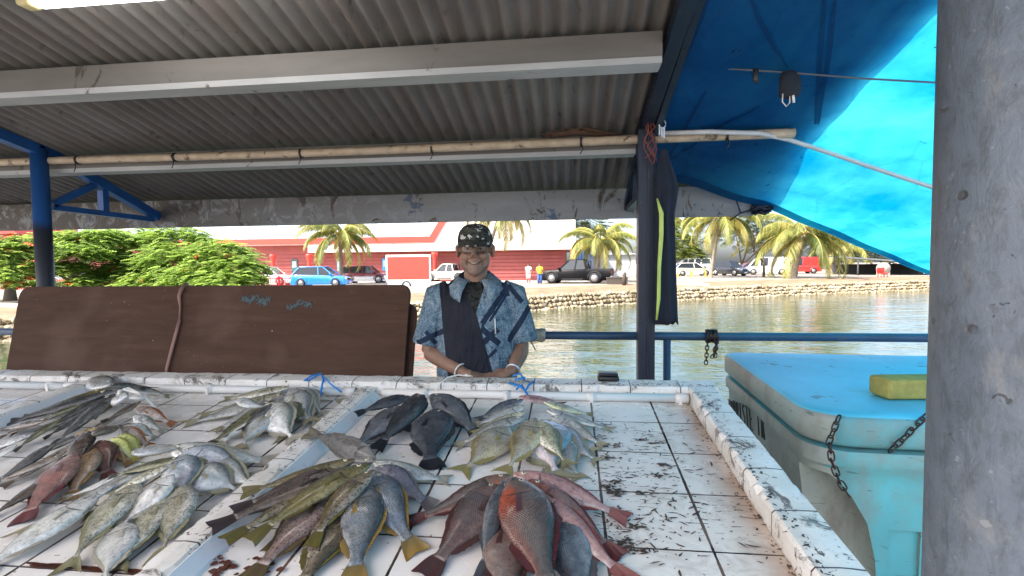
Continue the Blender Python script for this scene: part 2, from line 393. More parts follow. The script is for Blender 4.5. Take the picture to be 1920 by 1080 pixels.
# ================================================================== lamp
M_LAMP=NT('lit_diffuser');M_LAMP.pbsdf((.8,.8,.8),.4,emis=(1,.97,.92),estr=5.0)
LZ=at(72,13,1.68).z-2.462
LX=at(72,13,1.68).x+1.965
lp=thing('fluorescent_lamp',(-1.45+LX,1.68,2.47+LZ),'lit white fluorescent batten under the corrugated roof at upper left','lamp')
def sub(mb,name,m,par,fixn=True):
    o=mb.build(name,m,None,None,fixn)
    o.parent=par
    o.matrix_parent_inverse=Matrix.Identity(4)
    o.location=V((0,0,0))-V(par.location)
    if par.rotation_euler.z: raise Exception('rot')
    return o
LT=lambda a:(a[0]+LX,a[1]-.085,a[2]+LZ)
b=MB();b.rbox(LT((-1.97,1.74,2.462)),LT((-.85,1.79,2.49)),.012);sub(b,'diffuser',M_LAMP.mat,lp)
for x0,x1 in ((-2.03,-1.975),(-.845,-.80)):
    b=MB();b.rbox(LT((x0,1.735,2.46)),LT((x1,1.795,2.515)),.012);sub(b,'end_cap',simple('yellowed_plastic',(.55,.48,.25),.5),lp)
b=MB();b.box(LT((-1.97,1.745,2.491)),LT((-.85,1.785,2.525)));sub(b,'housing',M_PVC,lp)
for x in (-1.8,-1.0):
    b=MB();p_=V(LT((x,1.765,2.524)));b.tube([p_,(p_.x,p_.y,rz_(p_.y)+.015)],.004,6);sub(b,'hanger',M_BLACK,lp)
# ================================================================== poles under the roof
bp=thing('bamboo_pole',(-1.6,2.82,2.2),'long pale bamboo pole tied along the purlin under the roof','pole')
b=MB();pts=[];rs=[];x=-4.6
while x<1.235:
    pts.append((x,2.82+.004*math.sin(x*2),2.208+.006*math.sin(x*1.3)+.003));rs.append(.021+.0035*(x+4.6)/5.8);x+=.12
b.tube(pts,rs,12);sub(b,'pole',M_BAMB,bp)
for x in (-3.0,-2.35,-1.55,-.77,.06,.82):
    b=MB();b.tube([(x-.006,2.82,2.2095+.006*math.sin(x*1.3)),(x+.006,2.82,2.2095+.006*math.sin(x*1.3))],.0275,12);b.tube([(x,2.80,2.20),(x+.01,2.792,2.165),(x-.006,2.795,2.14)],.003,5);sub(b,'tie',M_BLACK,bp)
b=MB();r2=random.Random(3)
for i in range(34):
    x=-.16+r2.random()*.12;y=2.83+r2.random()*.03
    b.tube([(x,y,2.246+r2.random()*.02),(x+.15,y+.01,2.262+r2.random()*.035),(x+.27+r2.random()*.08,y+.01,2.243+r2.random()*.012)],.0028,4)
tag(b.build('broom',simple('coconut_rib',(.10,.055,.035),.7),origin=(.0,2.84,2.24)),'bundle of brown coconut ribs lying on the bamboo pole under the roof','broom')
# ================================================================== tarp
def tarp_z(x,y):
    sm=lambda a:max(0,min(1,a))**2*(3-2*max(0,min(1,a)))
    e=max(0,x-1.2);z=2.086+.24*(3.7-y)-.05-.17*(e*e/(e+.15) if e>0 else 0)-.11*sm((x-.5)/.8)*sm((y-2.9)/.75)
    dx,dy=x-.47,y-3.0;r=math.hypot(dx,dy)+1e-4;th=math.atan2(dy,dx)
    z+=.012*math.sin(15*th+2.1*math.sin(3*th))*min(1,r/.35)*math.exp(-r*1.1)
    fx=x-(.90+.10*(2.2-y));z-=.022*math.exp(-(fx/.035)**2)*(1/(1+math.exp((y-2.35)*9)))
    fx=x-(1.12+.05*(2.2-y));z-=.016*math.exp(-(fx/.03)**2)*(1/(1+math.exp((y-2.6)*8)))
    z-=.0
    z+=.004*math.sin(x*9+y*4)+.003*math.sin(y*13-x*5)
    return z
def far_y(x):
    if x<1.3: return 3.36+(x-.42)*(.29/.88)
    return 3.65+(x-1.3)*.575
def under(px,py,gap):
    d=ray(px,py);lo,hi=.5,8
    for _ in range(50):
        m=(lo+hi)/2;p=CAMP+d*m
        if p.z<tarp_z(p.x,p.y)-gap: lo=m
        else: hi=m
    return CAMP+d*lo
q=[at(1243,250,2.77),at(1330,247,2.765),at(1425,250,2.763)]+[under(px,py,.04) for px,py in ((1480,262),(1560,288),(1660,322),(1752,352),(1840,385))]
b=MB();b.tube(q,.0125,10);tag(b.build('tarp_pole',simple('white_pipe',(.50,.51,.53),.4),origin=q[0]),'thin white pipe bending away from the bamboo to hold up the tarp','pole')
tp=thing('tarp',(1.3,3.6,1.9),'big translucent blue tarp strung from the roof edge out over the blue cooler','tarp')
b=MB();NX,NY=110,90;rows=[]
for j in range(NY+1):
    r=[]
    for i in range(NX+1):
        x=.472+3.7*(i/NX)**1.25;y=.0+(far_y(x)-.0)*(j/NY);r.append(V((x,y,tarp_z(x,y))))
    rows.append(r)
b.loft(rows,0,False,True,False);sub(b,'sheet',M_TARP,tp)
b=MB();rows=[[],[]]
for i in range(NX+1):
    x=.472+3.7*(i/NX)**1.25
    for k,dy in ((0,.004),(1,-.085)):
        y=far_y(x)+dy;rows[k].append(V((x,y,tarp_z(x,y)-.006)))
b.loft(rows,0,False,True,False);sub(b,'hem',M_HEM,tp)
for q in ([(1405,-12),(1425,40),(1452,90),(1482,128)],[(1545,-10),(1540,90),(1532,180),(1528,240)],[(1567,-10),(1556,90),(1541,180),(1533,240)],[(1330,-8),(1300,70),(1282,120)],[(1250,300),(1285,240),(1330,160)],[(1245,308),(1330,250),(1440,190)]):
    qq=[under(px,py,.004) for px,py in q];pts=[]
    for a_,c_ in zip(qq,qq[1:]):
        for k in range(8): pts.append(a_.lerp(c_,k/8))
    rows=[[],[]]
    for k,p_ in enumerate(pts):
        w_=.002+.008*math.sin(PI*(k+1)/(len(pts)+1))**.45
        for m_,s_ in ((0,-1),(1,1)):
            x_=p_.x+s_*w_;rows[m_].append(V((x_,p_.y,tarp_z(x_,p_.y)-.004)))
    b=MB();b.loft(rows,0,False,True,False);sub(b,'fold',M_HEM,tp)  # doubled cloth strips, added to paint in dark fold streaks that shading leaves faint
b=MB();e=V((1.30,3.66,1.925));r2=random.Random(5)
for i in range(9):
    b.tube([e+V((r2.uniform(-.07,.07),r2.uniform(-.03,.0),r2.uniform(-.05,.05))) for _ in range(5)],.011,6)
b.tube([e,e+V((-.14,-.01,-.04)),e+V((-.21,-.01,-.09))],.005,5);b.tube([e+V((-.14,-.01,-.04)),e+V((-.17,-.01,.05))],.005,5)
sub(b,'knot',M_NAVY,tp)
q=[at(1268,114,2.35),at(1350,119,2.32),at(1480,127,2.28),at(1620,138,2.25),at(1790,147,2.2)];q=[V((p.x,p.y,p.z-.02)) for p in q];q=[V((.455,2.40,rz_(2.40)-.07))]+q
b=MB();b.tube(q,.004,6);tag(b.build('clothes_line',simple('grey_rope',(.08,.10,.13),.7),origin=q[0]),'thin grey line stretched across below the blue tarp','line')
c0=q[3];bg=thing('hanging_bag',c0,'small black cloth bag hanging from the line under the tarp','bag')
b=MB()
rings=[]
for k,(h,w,d) in enumerate(((.005,.028,.012),(-.02,.040,.02),(-.045,.044,.026),(-.08,.043,.028),(-.10,.036,.024),(-.106,.02,.012))):
    rings.append([c0+V((math.cos(a)*w*(1+.12*math.sin(3*a+k)),math.sin(a)*d,h)) for a in [2*PI*i/16 for i in range(16)]])
b.loft(rings);sub(b,'pouch',simple('black_cloth',(.010,.014,.025),.85,0,.3,20,.4,.006),bg)
b=MB();b.tube([c0+V(p) for p in ((-.03,-.015,-.09),(-.034,-.02,-.125),(-.018,-.02,-.145),(-.004,-.018,-.13),(-.002,-.015,-.095))],.0025,6);b.tube([c0+V(p) for p in ((.008,-.018,-.09),(.012,-.02,-.13))],.005,6);sub(b,'drawstring',M_CORD_WHITE,bg)
c1=q[2]+(q[3]-q[2])*.52
b=MB();b.rbox(c1+V((-.010,-.008,-.045)),c1+V((.012,.008,.008)),.004);b.tube([c1+V((-.004,0,-.04)),c1+V((.012,0,-.052))],.006,6);tag(b.build('clothes_peg',M_BLACK,origin=c1),'black peg clipped on the line beside the hanging bag','peg')
# ================================================================== garment, wire and keys on the post
gm=thing('hanging_jacket',(.49,2.715,2.12),'dark navy garment with a lime stripe hanging on the post','jacket')
prof=[(2.135,.012,.01,.478),(2.12,.022,.014,.479),(2.07,.032,.02,.482),(2.0,.050,.026,.490),(1.93,.060,.028,.497),(1.88,.056,.03,.494),(1.80,.050,.03,.487),(1.6,.054,.028,.489),(1.4,.058,.028,.492),(1.28,.061,.026,.494),(1.235,.063,.024,.495)]
b=MB();rings=[]
for k,(z,w,d,xc) in enumerate(prof):
    rings.append([V((xc+math.cos(a)*w,2.715+math.sin(a)*d*(1+.35*math.sin(7*a+z*3)*min(1,k/3)),z+.012*math.sin(5*a)*(k>8))) for a in [2*PI*i/40 for i in range(40)]])
b.loft(rings);sub(b,'cloth',simple('navy_cloth',(.010,.016,.032),.9,0,.35,14,.5,.008),gm)
sp=[at(1232,372,2.67),at(1240,400,2.67),at(1240,440,2.67),at(1236,500,2.67),at(1235,560,2.67),at(1231,600,2.672)]
b=MB();b.tube(sp,[.004,.012,.012,.010,.010,.005],8,flat=.3,up=(0,1,0));sub(b,'stripe',simple('lime_piping',(.46,.58,.14),.6),gm)
r2=random.Random(11)
b=MB();e=at(1222,215,2.70)
for i in range(5):
    pts=[e+V((r2.uniform(-.04,.03),r2.uniform(-.02,.02),.12-.06*k+r2.uniform(-.02,.02))) for k in range(7)]
    b.tube(pts,.0028,5)
tag(b.build('wire_tangle',simple('red_brown_wire',(.20,.045,.03),.5),origin=e),'tangle of reddish wire twisted round the top of the post','wire')
kr=thing('key_ring',at(1242,225,2.68),'steel clip and keys hanging from wire on the post','keys');e=V(kr.location)
b=MB();b.tube([e+V((-.02,0,.06)),e+V((-.008,0,.03)),e+V((.0,0,.0))],.003,6);b.tube([e+V((math.cos(a)*.016-.0,0,-.02+math.sin(a)*.02)) for a in [i*2*PI/14 for i in range(15)]],.0035,6)
sub(b,'clip',simple('bright_steel',(.6,.6,.62),.3,.9),kr)
for i in range(3):
    b=MB();b.box(e+V((-.018+i*.012,-.002+.004*i,-.075-.008*i)),e+V((-.010+i*.012,.0+.004*i,-.035)));sub(b,'key',simple('bright_steel',(.6,.6,.62),.3,.9),kr)
# ================================================================== rail with rope and chain
rl=thing('handrail',(0,2.9,0),'blue painted pipe handrail along the quay edge behind the man','handrail')
b=MB();b.tube([(-7,2.9,1.142),(4.2,2.9,1.137)],.0235,14);sub(b,'rail',M_RAILP,rl)
for x in (-5.4,-2.2,.535,3.6):
    b=MB();b.tube([(x,2.9,0),(x,2.9,1.12)],.021,12);sub(b,'stanchion',M_RAILP,rl)
b=MB();r2=random.Random(2)
for i in range(11):
    x=-.235+i*.0085
    b.tube([(x+r2.uniform(-.002,.002)+.004*math.sin(a),2.9+math.cos(a)*.036,1.140+math.sin(a)*(.034+.002*math.sin(i))) for a in [k*2*PI/14 for k in range(15)]],.0058,6)
b.tube([(-.235,2.862,1.12),(-.215,2.86,1.09),(-.20,2.862,1.06)],.004,5)
tag(b.build('rope_coil',simple('pale_rope',(.42,.42,.36),.9,0,.25,40,.5),origin=(-.19,2.9,1.14)),'pale rope wound round the handrail beside the man','rope')
def link(b,c,axis,side,L=.034,W=.019,r=.0035):
    axis=V(axis).normalized();side=V(side);side=(side-axis*side.dot(axis)).normalized()
    pts=[]
    for k in range(17):
        a=2*PI*k/16;x=math.cos(a);y=math.sin(a)
        pts.append(V(c)+axis*((L-W)/2*(1 if y>0 else -1)*(abs(y)>.01)+y*W/2)+side*(x*W/2))
    b.tube(pts,r,6)
def chain(b,pts,L=.034,W=.019,r=.0035,f=.72):
    seg=[];d=0;pts=[V(p) for p in pts];st=L*f;i=0;acc=0;k=0
    for a,c in zip(pts,pts[1:]):
        D=(c-a).length;t=acc
        while t<D:
            dr=(c-a)/D;sd=dr.cross(V((0,1,.2))) if k%2 else V((.1,1,.1))
            link(b,a+dr*t,dr,sd,L,W,r);t+=st;k+=1
        acc=t-D
b=MB();cc=(.775,2.9,1.14)
for i in range(6):
    x=.752+i*.009;b.tube([(x+r2.uniform(-.006,.006),2.9+math.cos(a)*.033,1.142+math.sin(a)*.033) for a in [k*2*PI/10 for k in range(11)]],.0065,6)
chain(b,[(.748,2.868,1.14),(.742,2.865,1.07),(.738,2.868,.99)],.028,.017,.003);chain(b,[(.79,2.868,1.14),(.792,2.865,1.09),(.785,2.868,1.02)],.028,.017,.003);chain(b,[(.80,2.872,1.13),(.775,2.862,1.04),(.770,2.868,1.03)],.028,.017,.003)
tag(b.build('chain',M_CHAIN,origin=cc),'rusty dark chain knotted round the handrail near the cooler','chain')
# ================================================================== leaning boards
def lean(name,xl,xr,ztop,off,skew,label):
    o=thing(name,((xl+xr)/2,2.35+off,0),label,'board')
    w=xr-xl;r=.055;prof=[]
    def P(x,z): return (x,z)
    pr=[(xl+skew*1.0,0.0),(xr,0.0)]
    for k in range(6):
        a=k*PI/10;pr.append((xr-r+r*math.cos(a),ztop-r+r*math.sin(a)))
    xt=xl
    for k in range(6):
        a=PI/2+k*PI/10;pr.append((xt+r+r*math.cos(a),ztop-r+r*math.sin(a)))
    b=MB();vs=[];n=len(pr)
    for dy in (0,.028):
        for x,z in pr: vs.append((x,2.30+off+.29*z+dy,z))
    b.add(vs,[tuple(range(n)),tuple(range(n,2*n))[::-1]]+[(i,i+n,(i+1)%n+n,(i+1)%n) for i in range(n)])
    sub(b,'panel',M_BOARD,o);return o
bd=lean('plywood_board',-3.32,-.882,1.441,0,.12,'large dark brown plywood board with rounded corners leaning behind the table')
lean('plywood_board',-3.1,-.852,1.335,.045,.0,'second brown board just showing behind the big board beside the man')
M_CHALK=simple('blue_grey_chalk',(.085,.125,.14),.8,0,.3,60)
def mark(px0,py0,px1,py1,n,seed):
    b=MB();r=random.Random(seed)
    for i in range(n):
        f=i/(n-1);px=px0+(px1-px0)*f;py=(py0+py1)/2+r.uniform(-.3,.3)*(py1-py0)
        for _ in range(4):
            pts=[]
            for s in range(3):
                q=at(px+r.uniform(-4,4),py+r.uniform(-.4,.4)*(py1-py0),2.72);q.y=2.30+.29*q.z-.0015;pts.append(q)
            b.tube(pts,.0036,4,flat=.25,up=(0,1,.3))
    return b
sub(mark(462,555,508,571,12,1),'chalk_mark',M_CHALK,bd);sub(mark(548,564,588,578,10,2),'chalk_mark',M_CHALK,bd)
def onb(px,py,d=.012):
    q=at(px,py,2.7)
    for _ in range(4): q=at(px,py,2.30+.29*q.z-d)
    return q
q=[at(356,538,2.78),at(348,533,2.75),onb(340,543,.02),onb(336,556),onb(338,575),onb(337,598),onb(330,625,.014),onb(322,655,.014),onb(313,690,.014),onb(311,705,.014)]
b=MB();b.tube(q[:6],[.009,.011,.012,.010,.006,.006],8);b.tube(q[5:],[.010,.011,.011,.010,.008],8,flat=.5,up=(0,1,0))
tag(b.build('rubber_strap',simple('dusty_pink_rubber',(.25,.135,.11),.6),origin=q[3]),'pinkish brown strap hooked over the top of the plywood board','strap')
# steel ring at the board corner
b=MB();e=at(762,537,2.78);b.tube([e+V((math.cos(a)*.024,0,math.sin(a)*.028)) for a in [k*PI/8 for k in range(9)]],.005,6);sub(b,'handle_ring',simple('grey_steel',(.3,.29,.28),.4,.6),bd)
# ================================================================== the display table
tb=thing('display_table',(-1.7,1.55,0),'sloping fish table covered in stained white tiles with raised chipped rims','table')
def sbox(b,x0,x1,y0,y1,h0,h1,mi=0,taper=0):
    vs=[]
    for (x,y,h) in ((x0,y0,h0),(x1,y0,h0),(x1,y1,h0),(x0,y1,h0),(x0+taper,y0,h1),(x1-taper,y0,h1),(x1-taper,y1,h1),(x0+taper,y1,h1)): vs.append((x,y,tz(y)+h))
    b.add(vs,[(0,3,2,1),(4,5,6,7),(0,1,5,4),(1,2,6,5),(2,3,7,6),(3,0,4,7)],mi)
def sub_o(mb,name,m,par,org):
    o=mb.build(name,m,None,origin=org);o.parent=par;o.location=V(org)-V(par.location);return o
b=MB();sbox(b,-.864,.484,.86,2.158,-.05,0);sub(b,'tiled_bay',M_TILE,tb).location
b=MB();sbox(b,-2.248,-.946,.86,2.158,-.05,0);sub(b,'tiled_bay',M_TILE2,tb)
b=MB();sbox(b,-4.2,-2.332,.86,2.158,-.05,0);sub(b,'tiled_bay',M_TILE2,tb)
def rough_rim(x0,x1,y0,y1,h,name,alongx,seed,lo=-.06):
    """rim with a chipped, uneven top edge"""
    r=random.Random(seed);b=MB();L=(x1-x0) if alongx else (y1-y0);n=int(L/.022);rings=[]
    o1=o2=0
    for i in range(n+1):
        f=i/n;o1=o1*.6+r.uniform(-.004,.004);o2=o2*.6+r.uniform(-.004,.004)
        ch=max(0,r.gauss(0,.004)) if r.random()<.35 else 0
        if r.random()<.06: ch+=r.uniform(.006,.014)
        if alongx:
            x=x0+L*f;P=lambda d,hh:V((x,d,tz(d)+hh));a,bq=y0,y1
        else:
            y=y0+L*f;P=lambda d,hh:V((d,y,tz(y)+hh));a,bq=x0,x1
        rings.append([P(a,lo),P(a+(0 if not alongx else 0),h-.010-ch),P(a+.007+ch,h-.002+o1*.3),P((a+bq)/2,h+o1*.35),P(bq-.007-ch*.6,h-.002+o2*.3),P(bq,h-.010-ch*.5),P(bq,lo)])
    b.loft(rings,0,True,False,True);return sub(b,name,M_RIM,tb)
rough_rim(-4.2,.61,2.16,2.262,.058,'far_rim',True,1)
rough_rim(.486,.598,.86,2.1575,.062,'side_rim',False,2)
rough_rim(-.944,-.866,.86,2.1575,.040,'divider',False,3)
rough_rim(-2.33,-2.25,.86,2.1575,.045,'divider',False,4)
b=MB();sbox(b,-4.2,.61,.80,.8575,-.06,.05);sub(b,'near_rim',M_RIM,tb)
# sloping white trims on the dividers and drain pipe along the far rim
M_TRIM=simple('white_trim',(.70,.73,.76),.3,0,.08,6,.1,.002,(.25,.2,.16),.66,9)
for x in (-.864,-2.248):
    b=MB();rings=[]
    for k in range(30):
        y=.87+k*(2.11-.87)/29;rings.append([V((x+.001,y,tz(y)+.036)),V((x+.006,y,tz(y)+.038)),V((x+.034,y,tz(y)+.010)),V((x+.038,y,tz(y)+.001)),V((x+.001,y,tz(y)+.001))])
    b.loft(rings,0,True,False,True);sub(b,'divider_trim',M_TRIM,tb)
for x0,x1 in ((-.825,.48),(-2.2,-.95),(-4.1,-2.34)):
    b=MB();y=2.134;z=tz(y)+.021;b.tube([(x0,y,z),(x1,y,z)],.0175,12)
    x=x0+.19
    while x<x1:
        b.tube([(x-.018,y,z),(x+.018,y,z)],.0205,12);b.box((x-.006,y-.026,z-.020),(x+.006,y-.015,z+.012));x+=.36
    b.tube([(x1-.05,y,z),(x1,y,z)],.021,12);sub(b,'drain_pipe',M_PVC,tb)
for x in (-4.0,-2.29,-.905,.55):
    for y in (.95,2.2):
        b=MB();b.box((x-.05,y-.05,0),(x+.05,y+.05,tz(y)-.062));sub(b,'leg',M_CONC,tb)
# rust coloured trickle of dried blood by the front of the left bay
b=MB();r2=random.Random(4)
for i in range(40):
    f=i/39;p=ont(60+f*200+r2.uniform(-4,4),1058+f*14+r2.uniform(-3,3),.0035);s=r2.uniform(.006,.018)
    b.add([p+V((math.cos(a)*s*1.8,math.sin(a)*s*.35,math.sin(a)*s*.35*TS)) for a in [k*PI/4 for k in range(8)]],[tuple(range(8))])
for cx,cy,nn in ((490,1058,26),(415,1062,22)):
    for i in range(nn):
        p=ont(cx+r2.gauss(0,14),cy+r2.gauss(0,8),.0035+.0002*i);s=r2.uniform(.004,.011)
        b.add([p+V((math.cos(a)*s*r2.uniform(.6,1.2),math.sin(a)*s*.8,math.sin(a)*s*.8*TS)) for a in [k*PI/3.5 for k in range(7)]],[tuple(range(7))])
tag(b.build('fish_scraps',simple('rusty_scraps',(.10,.03,.018),.5),origin=ont(150,1060)),'rusty scraps and dried blood on the near part of the left bay','scraps',kind='stuff')
# flakes of dried weed, scales and slime scattered over the empty bay
b=MB();r2=random.Random(8)
def flake(x,y,L,w,a,h):
    ca,sa=math.cos(a),math.sin(a);pts=[(-L,0),(-.3*L,w*r2.uniform(.5,1)),(.5*L,w*r2.uniform(.4,1)),(L,w*.2),(.4*L,-w*.6),(-.4*L,-w*.8)]
    bend=r2.uniform(-.2,.2)*L
    vs=[]
    for u,v in pts:
        v+=bend*(u/L)**2;X=x+u*ca-v*sa;Y=y+u*sa+v*ca;vs.append((X,Y,tz(Y)+h))
    b.add(vs,[tuple(range(6))])
cl=[(.17+r2.uniform(-.09,.12),1.2+r2.random()*.72,r2.uniform(.02,.07)) for _ in range(30)]
for k in range(15):
    c=(r2.uniform(.10,.30),r2.uniform(1.15,1.85))
    for i in range(16): flake(c[0]+r2.gauss(0,.016),c[1]+r2.gauss(0,.007),r2.uniform(.004,.012),r2.uniform(.002,.005),r2.gauss(.1,.5),.0025+r2.random()*.003)
for i in range(430):
    if r2.random()<.62:
        c=r2.choice(cl);x=c[0]+r2.gauss(0,c[2]);y=c[1]+r2.gauss(0,c[2]*.7)
    else: x=r2.uniform(.06,.46);y=r2.uniform(1.02,1.98)
    if not(.04<x<.475 and 1.0<y<2.0): continue
    L=r2.choice((.003,.004,.006,.009,.014))*r2.uniform(.7,1.4);flake(x,y,L,r2.uniform(.0016,.0038),r2.choice((.35,-.5,.1,1.2,2.2))+r2.gauss(0,.35),.0025+r2.random()*.001)
for i in range(260):
    y=r2.uniform(.95,2.12);x=.482-abs(r2.gauss(0,.012)) if r2.random()<.5 else .497+abs(r2.gauss(0,.012))
    h=.003 if x<.483 else .0655
    flake(x,y,r2.uniform(.002,.008),r2.uniform(.0015,.0045),r2.uniform(0,3.1),h+r2.random()*.002)
for i in range(300):
    x=r2.uniform(-.8,.6);y=2.165+abs(r2.gauss(0,.02));flake(x,y,r2.uniform(.002,.009),r2.uniform(.0015,.004),r2.gauss(0,.6),.0612+r2.random()*.002)
for i in range(200):
    y=r2.uniform(1.5,2.14);x=-.905+r2.gauss(0,.014);flake(x,y,r2.uniform(.002,.006),r2.uniform(.0012,.003),r2.uniform(0,3),.0435+r2.random()*.002)
tag(b.build('dried_flakes',simple('dried_flakes_brown',(.070,.042,.032),.7,0,.4,30),origin=(.2,1.5,.9)),'dark dried flakes and scraps scattered over the empty right hand bay','flakes',kind='stuff')
# small things on the far rim
b=MB();e=at(1140,706,2.23);e.z=tz(2.23)+.0605
b.rbox(e+V((-.046,-.03,0)),e+V((.046,.03,.022)),.007);b.rbox(e+V((-.042,-.028,.0225)),e+V((.042,.028,.034)),.005)
tag(b.build('wallet',M_BLACK,origin=e),'small black wallet lying on the far rim of the table','wallet')
def twine(name,pts,m,label,r=.004,extra=()):
    b=MB();b.tube(pts,r,6)
    for q in extra: b.tube(q,r*.9,6)
    return tag(b.build(name,m,origin=pts[0]),label,'twine')
T=lambda px,py,h:ont(px,py,h)
twine('twine',[T(560,722,.03),T(580,712,.062),T(602,700,.075),T(606,712,.06),T(600,742,.03)],M_CORD_BLUE,'blue twine knotted on the far rim above the grey fish pile',.0042,[[T(602,700,.075),T(585,704,.07),T(570,714,.064)],[T(604,703,.07),T(622,722,.062),T(640,735,.04)]])
twine('twine',[T(955,718,.066),T(975,724,.066),T(985,733,.06),T(992,722,.066),T(1000,716,.068)],M_CORD_BLUE,'frayed blue twine bunched on the rim near the man hands',.0055,[[T(968,730,.055),T(978,722,.066),T(990,742,.03)],[T(962,705,.09),T(975,700,.095),T(983,712,.075)],[T(965,712,.08),T(985,708,.085)]])
twine('cord',[T(815,735,.03),T(826,718,.068),T(838,708,.075),T(860,703,.075),T(886,706,.07),T(872,702,.08)],M_CORD_WHITE,'loose white cord lying over the rim before the man',.0035)
twine('cord',[T(222,735,.085),T(240,728,.10),T(262,738,.095),T(268,748,.09),T(245,746,.10),T(222,738,.09),T(232,730,.10),T(270,742,.085),T(292,765,.04)],M_CORD_WHITE,'white cord tying together the far left pile of fish',.006)
# clear plastic bag
b=MB();e=V((.02,2.31,1.03));r2=random.Random(6);rings=[]
for k,(h,w) in enumerate(((0,.075),(.02,.085),(.05,.07),(.075,.045),(.095,.032),(.12,.03),(.15,.012))):
    rings.append([e+V((math.cos(a)*w*(1+.25*r2.uniform(-1,1)),math.sin(a)*w*.4*(1+.3*r2.uniform(-1,1)),h+r2.uniform(-.006,.006)-.03)) for a in [2*PI*i/18 for i in range(18)]])
b.loft(rings,0,False)
t=NT('clear_plastic');tr=t.n('ShaderNodeBsdfTransparent');gl=t.n('ShaderNodeBsdfPrincipled');gl.inputs['Base Color'].default_value=(.8,.78,.78,1);gl.inputs['Roughness'].default_value=.25
mx=t.n('ShaderNodeMixShader');mx.inputs[0].default_value=.13;t.l(tr.outputs[0],mx.inputs[1]);t.l(gl.outputs[0],mx.inputs[2]);t.l(mx.outputs[0],t.out.inputs[0])
tag(b.build('plastic_bag',t.mat,origin=e),'crumpled clear plastic bag standing behind the table rim','bag')
b=MB();b.box((-.78,2.29,.965),(.36,2.40,.988));b.box((-.76,2.32,0),(-.72,2.38,.9645));b.box((.30,2.32,0),(.34,2.38,.9645));tag(b.build('bench',simple('pale_worn_plank',(.40,.31,.26),.7),origin=(0,2.35,0)),'low pale wooden ledge behind the table beside the man','bench')
# ================================================================== column in the foreground
b=MB();rings=[];cx,cy=.614,.75
for k in range(9):
    z=.0+k*3.05/8;rings.append([V((cx+math.cos(a)*.108,cy+math.sin(a)*.108,z)) for a in [2*PI*i/56 for i in range(56)]])
b.loft(rings);tag(b.build('column',M_COLUMN,origin=(cx,cy,0)),'thick round grey column with pitted paint in the right foreground','column')
# ================================================================== cooler
co=thing('fish_cooler',(1.5,2.3,0),'large grimy cyan insulated fish bin with chained lid at the table end','cooler')
CXM=Matrix.Translation((1.48,2.30,0))@Matrix.Rotation(math.radians(-3),4,'Z')
def rrect(x0,x1,y0,y1,radii,z,n=7):
    """rounded rectangle ring; radii order: near-left, near-right, far-right, far-left"""
    out=[]
    for (cx,cy,r,a0) in ((x0,y0,radii[0],PI),(x1,y0,radii[1],1.5*PI),(x1,y1,radii[2],0),(x0,y1,radii[3],.5*PI)):
        sx=cx+(r if cx==x0 else -r);sy=cy+(r if cy==y0 else -r)
        for k in range(n+1):
            a=a0+k*PI/2/n;out.append(CXM@V((sx+math.cos(a)*r,sy+math.sin(a)*r,z)))
    return out
R4=(.14,.10,.08,.06)
def hull(lv):
    b=MB();b.loft([rrect(-.66+i,.66-i,-.585+i,.585-i,[max(.01,r-i*.5) for r in R4],z) for z,i in lv]);return b
b=hull(((.06,.06),(.10,.045),(.60,.022),(.80,.012),(.858,.008),(.872,-.004),(.905,-.006),(.925,-.002),(.93,.02)))
body=sub(b,'bin',[M_COOL,M_COOLG],co)
# scooped hand-hold at the near left corner, pocket and grooves cut from the bin
cut=MB();cut.loft([rrect(-1.0,-.44+a,-1.0,-.475-a*.2,(.1,.1,.09,.1),z) for z,a in ((-.1,.01),(.40,-.0),(.55,-.01),(.68,-.04),(.77,-.09),(.82,-.13),(.838,-.155))])
cut.box((-.415,-.70,.10),(-.32,-.548,.665),0,CXM);cut.box((.0,-.70,.10),(.3,-.552,.55),0,CXM)
cu=cut.build('cutter',M_COOLG)
bo=body.modifiers.new('b','BOOLEAN');bo.object=cu;bo.operation='DIFFERENCE';bo.solver='EXACT';bo.material_mode='INDEX'
apply_mods(body);bpy.data.objects.remove(cu)
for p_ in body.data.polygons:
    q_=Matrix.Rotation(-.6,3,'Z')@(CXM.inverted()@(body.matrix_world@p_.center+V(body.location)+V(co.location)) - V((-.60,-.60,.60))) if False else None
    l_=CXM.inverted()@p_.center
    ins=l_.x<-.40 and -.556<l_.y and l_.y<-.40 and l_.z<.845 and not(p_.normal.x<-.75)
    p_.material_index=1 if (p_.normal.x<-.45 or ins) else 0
    p_.use_smooth=False
body.data.set_sharp_from_angle(angle=.7) if hasattr(body.data,'set_sharp_from_angle') else None
for p_ in body.data.polygons: p_.use_smooth=True
b=hull(((.936,.03),(.94,.004),(.955,-.010),(1.02,-.012),(1.042,-.006),(1.05,.012),(1.051,.05)))
lid=sub(b,'lid',[M_LID,M_COOLG,m_cooler('worn_teal_plastic',(.09,.31,.36),(.16,.20,.18),.46)],co)
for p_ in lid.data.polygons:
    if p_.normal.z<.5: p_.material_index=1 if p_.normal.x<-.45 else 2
lid.data.set_sharp_from_angle(angle=.9)
b=MB();b.box((-.56,.44,1.0515),(.62,.50,1.073),0,CXM);b.box((-.61,.51,1.0515),(.64,.57,1.066),0,CXM);sub(b,'lid_ridge',M_COOLG,lid).location=V((0,0,0))-V(co.location)
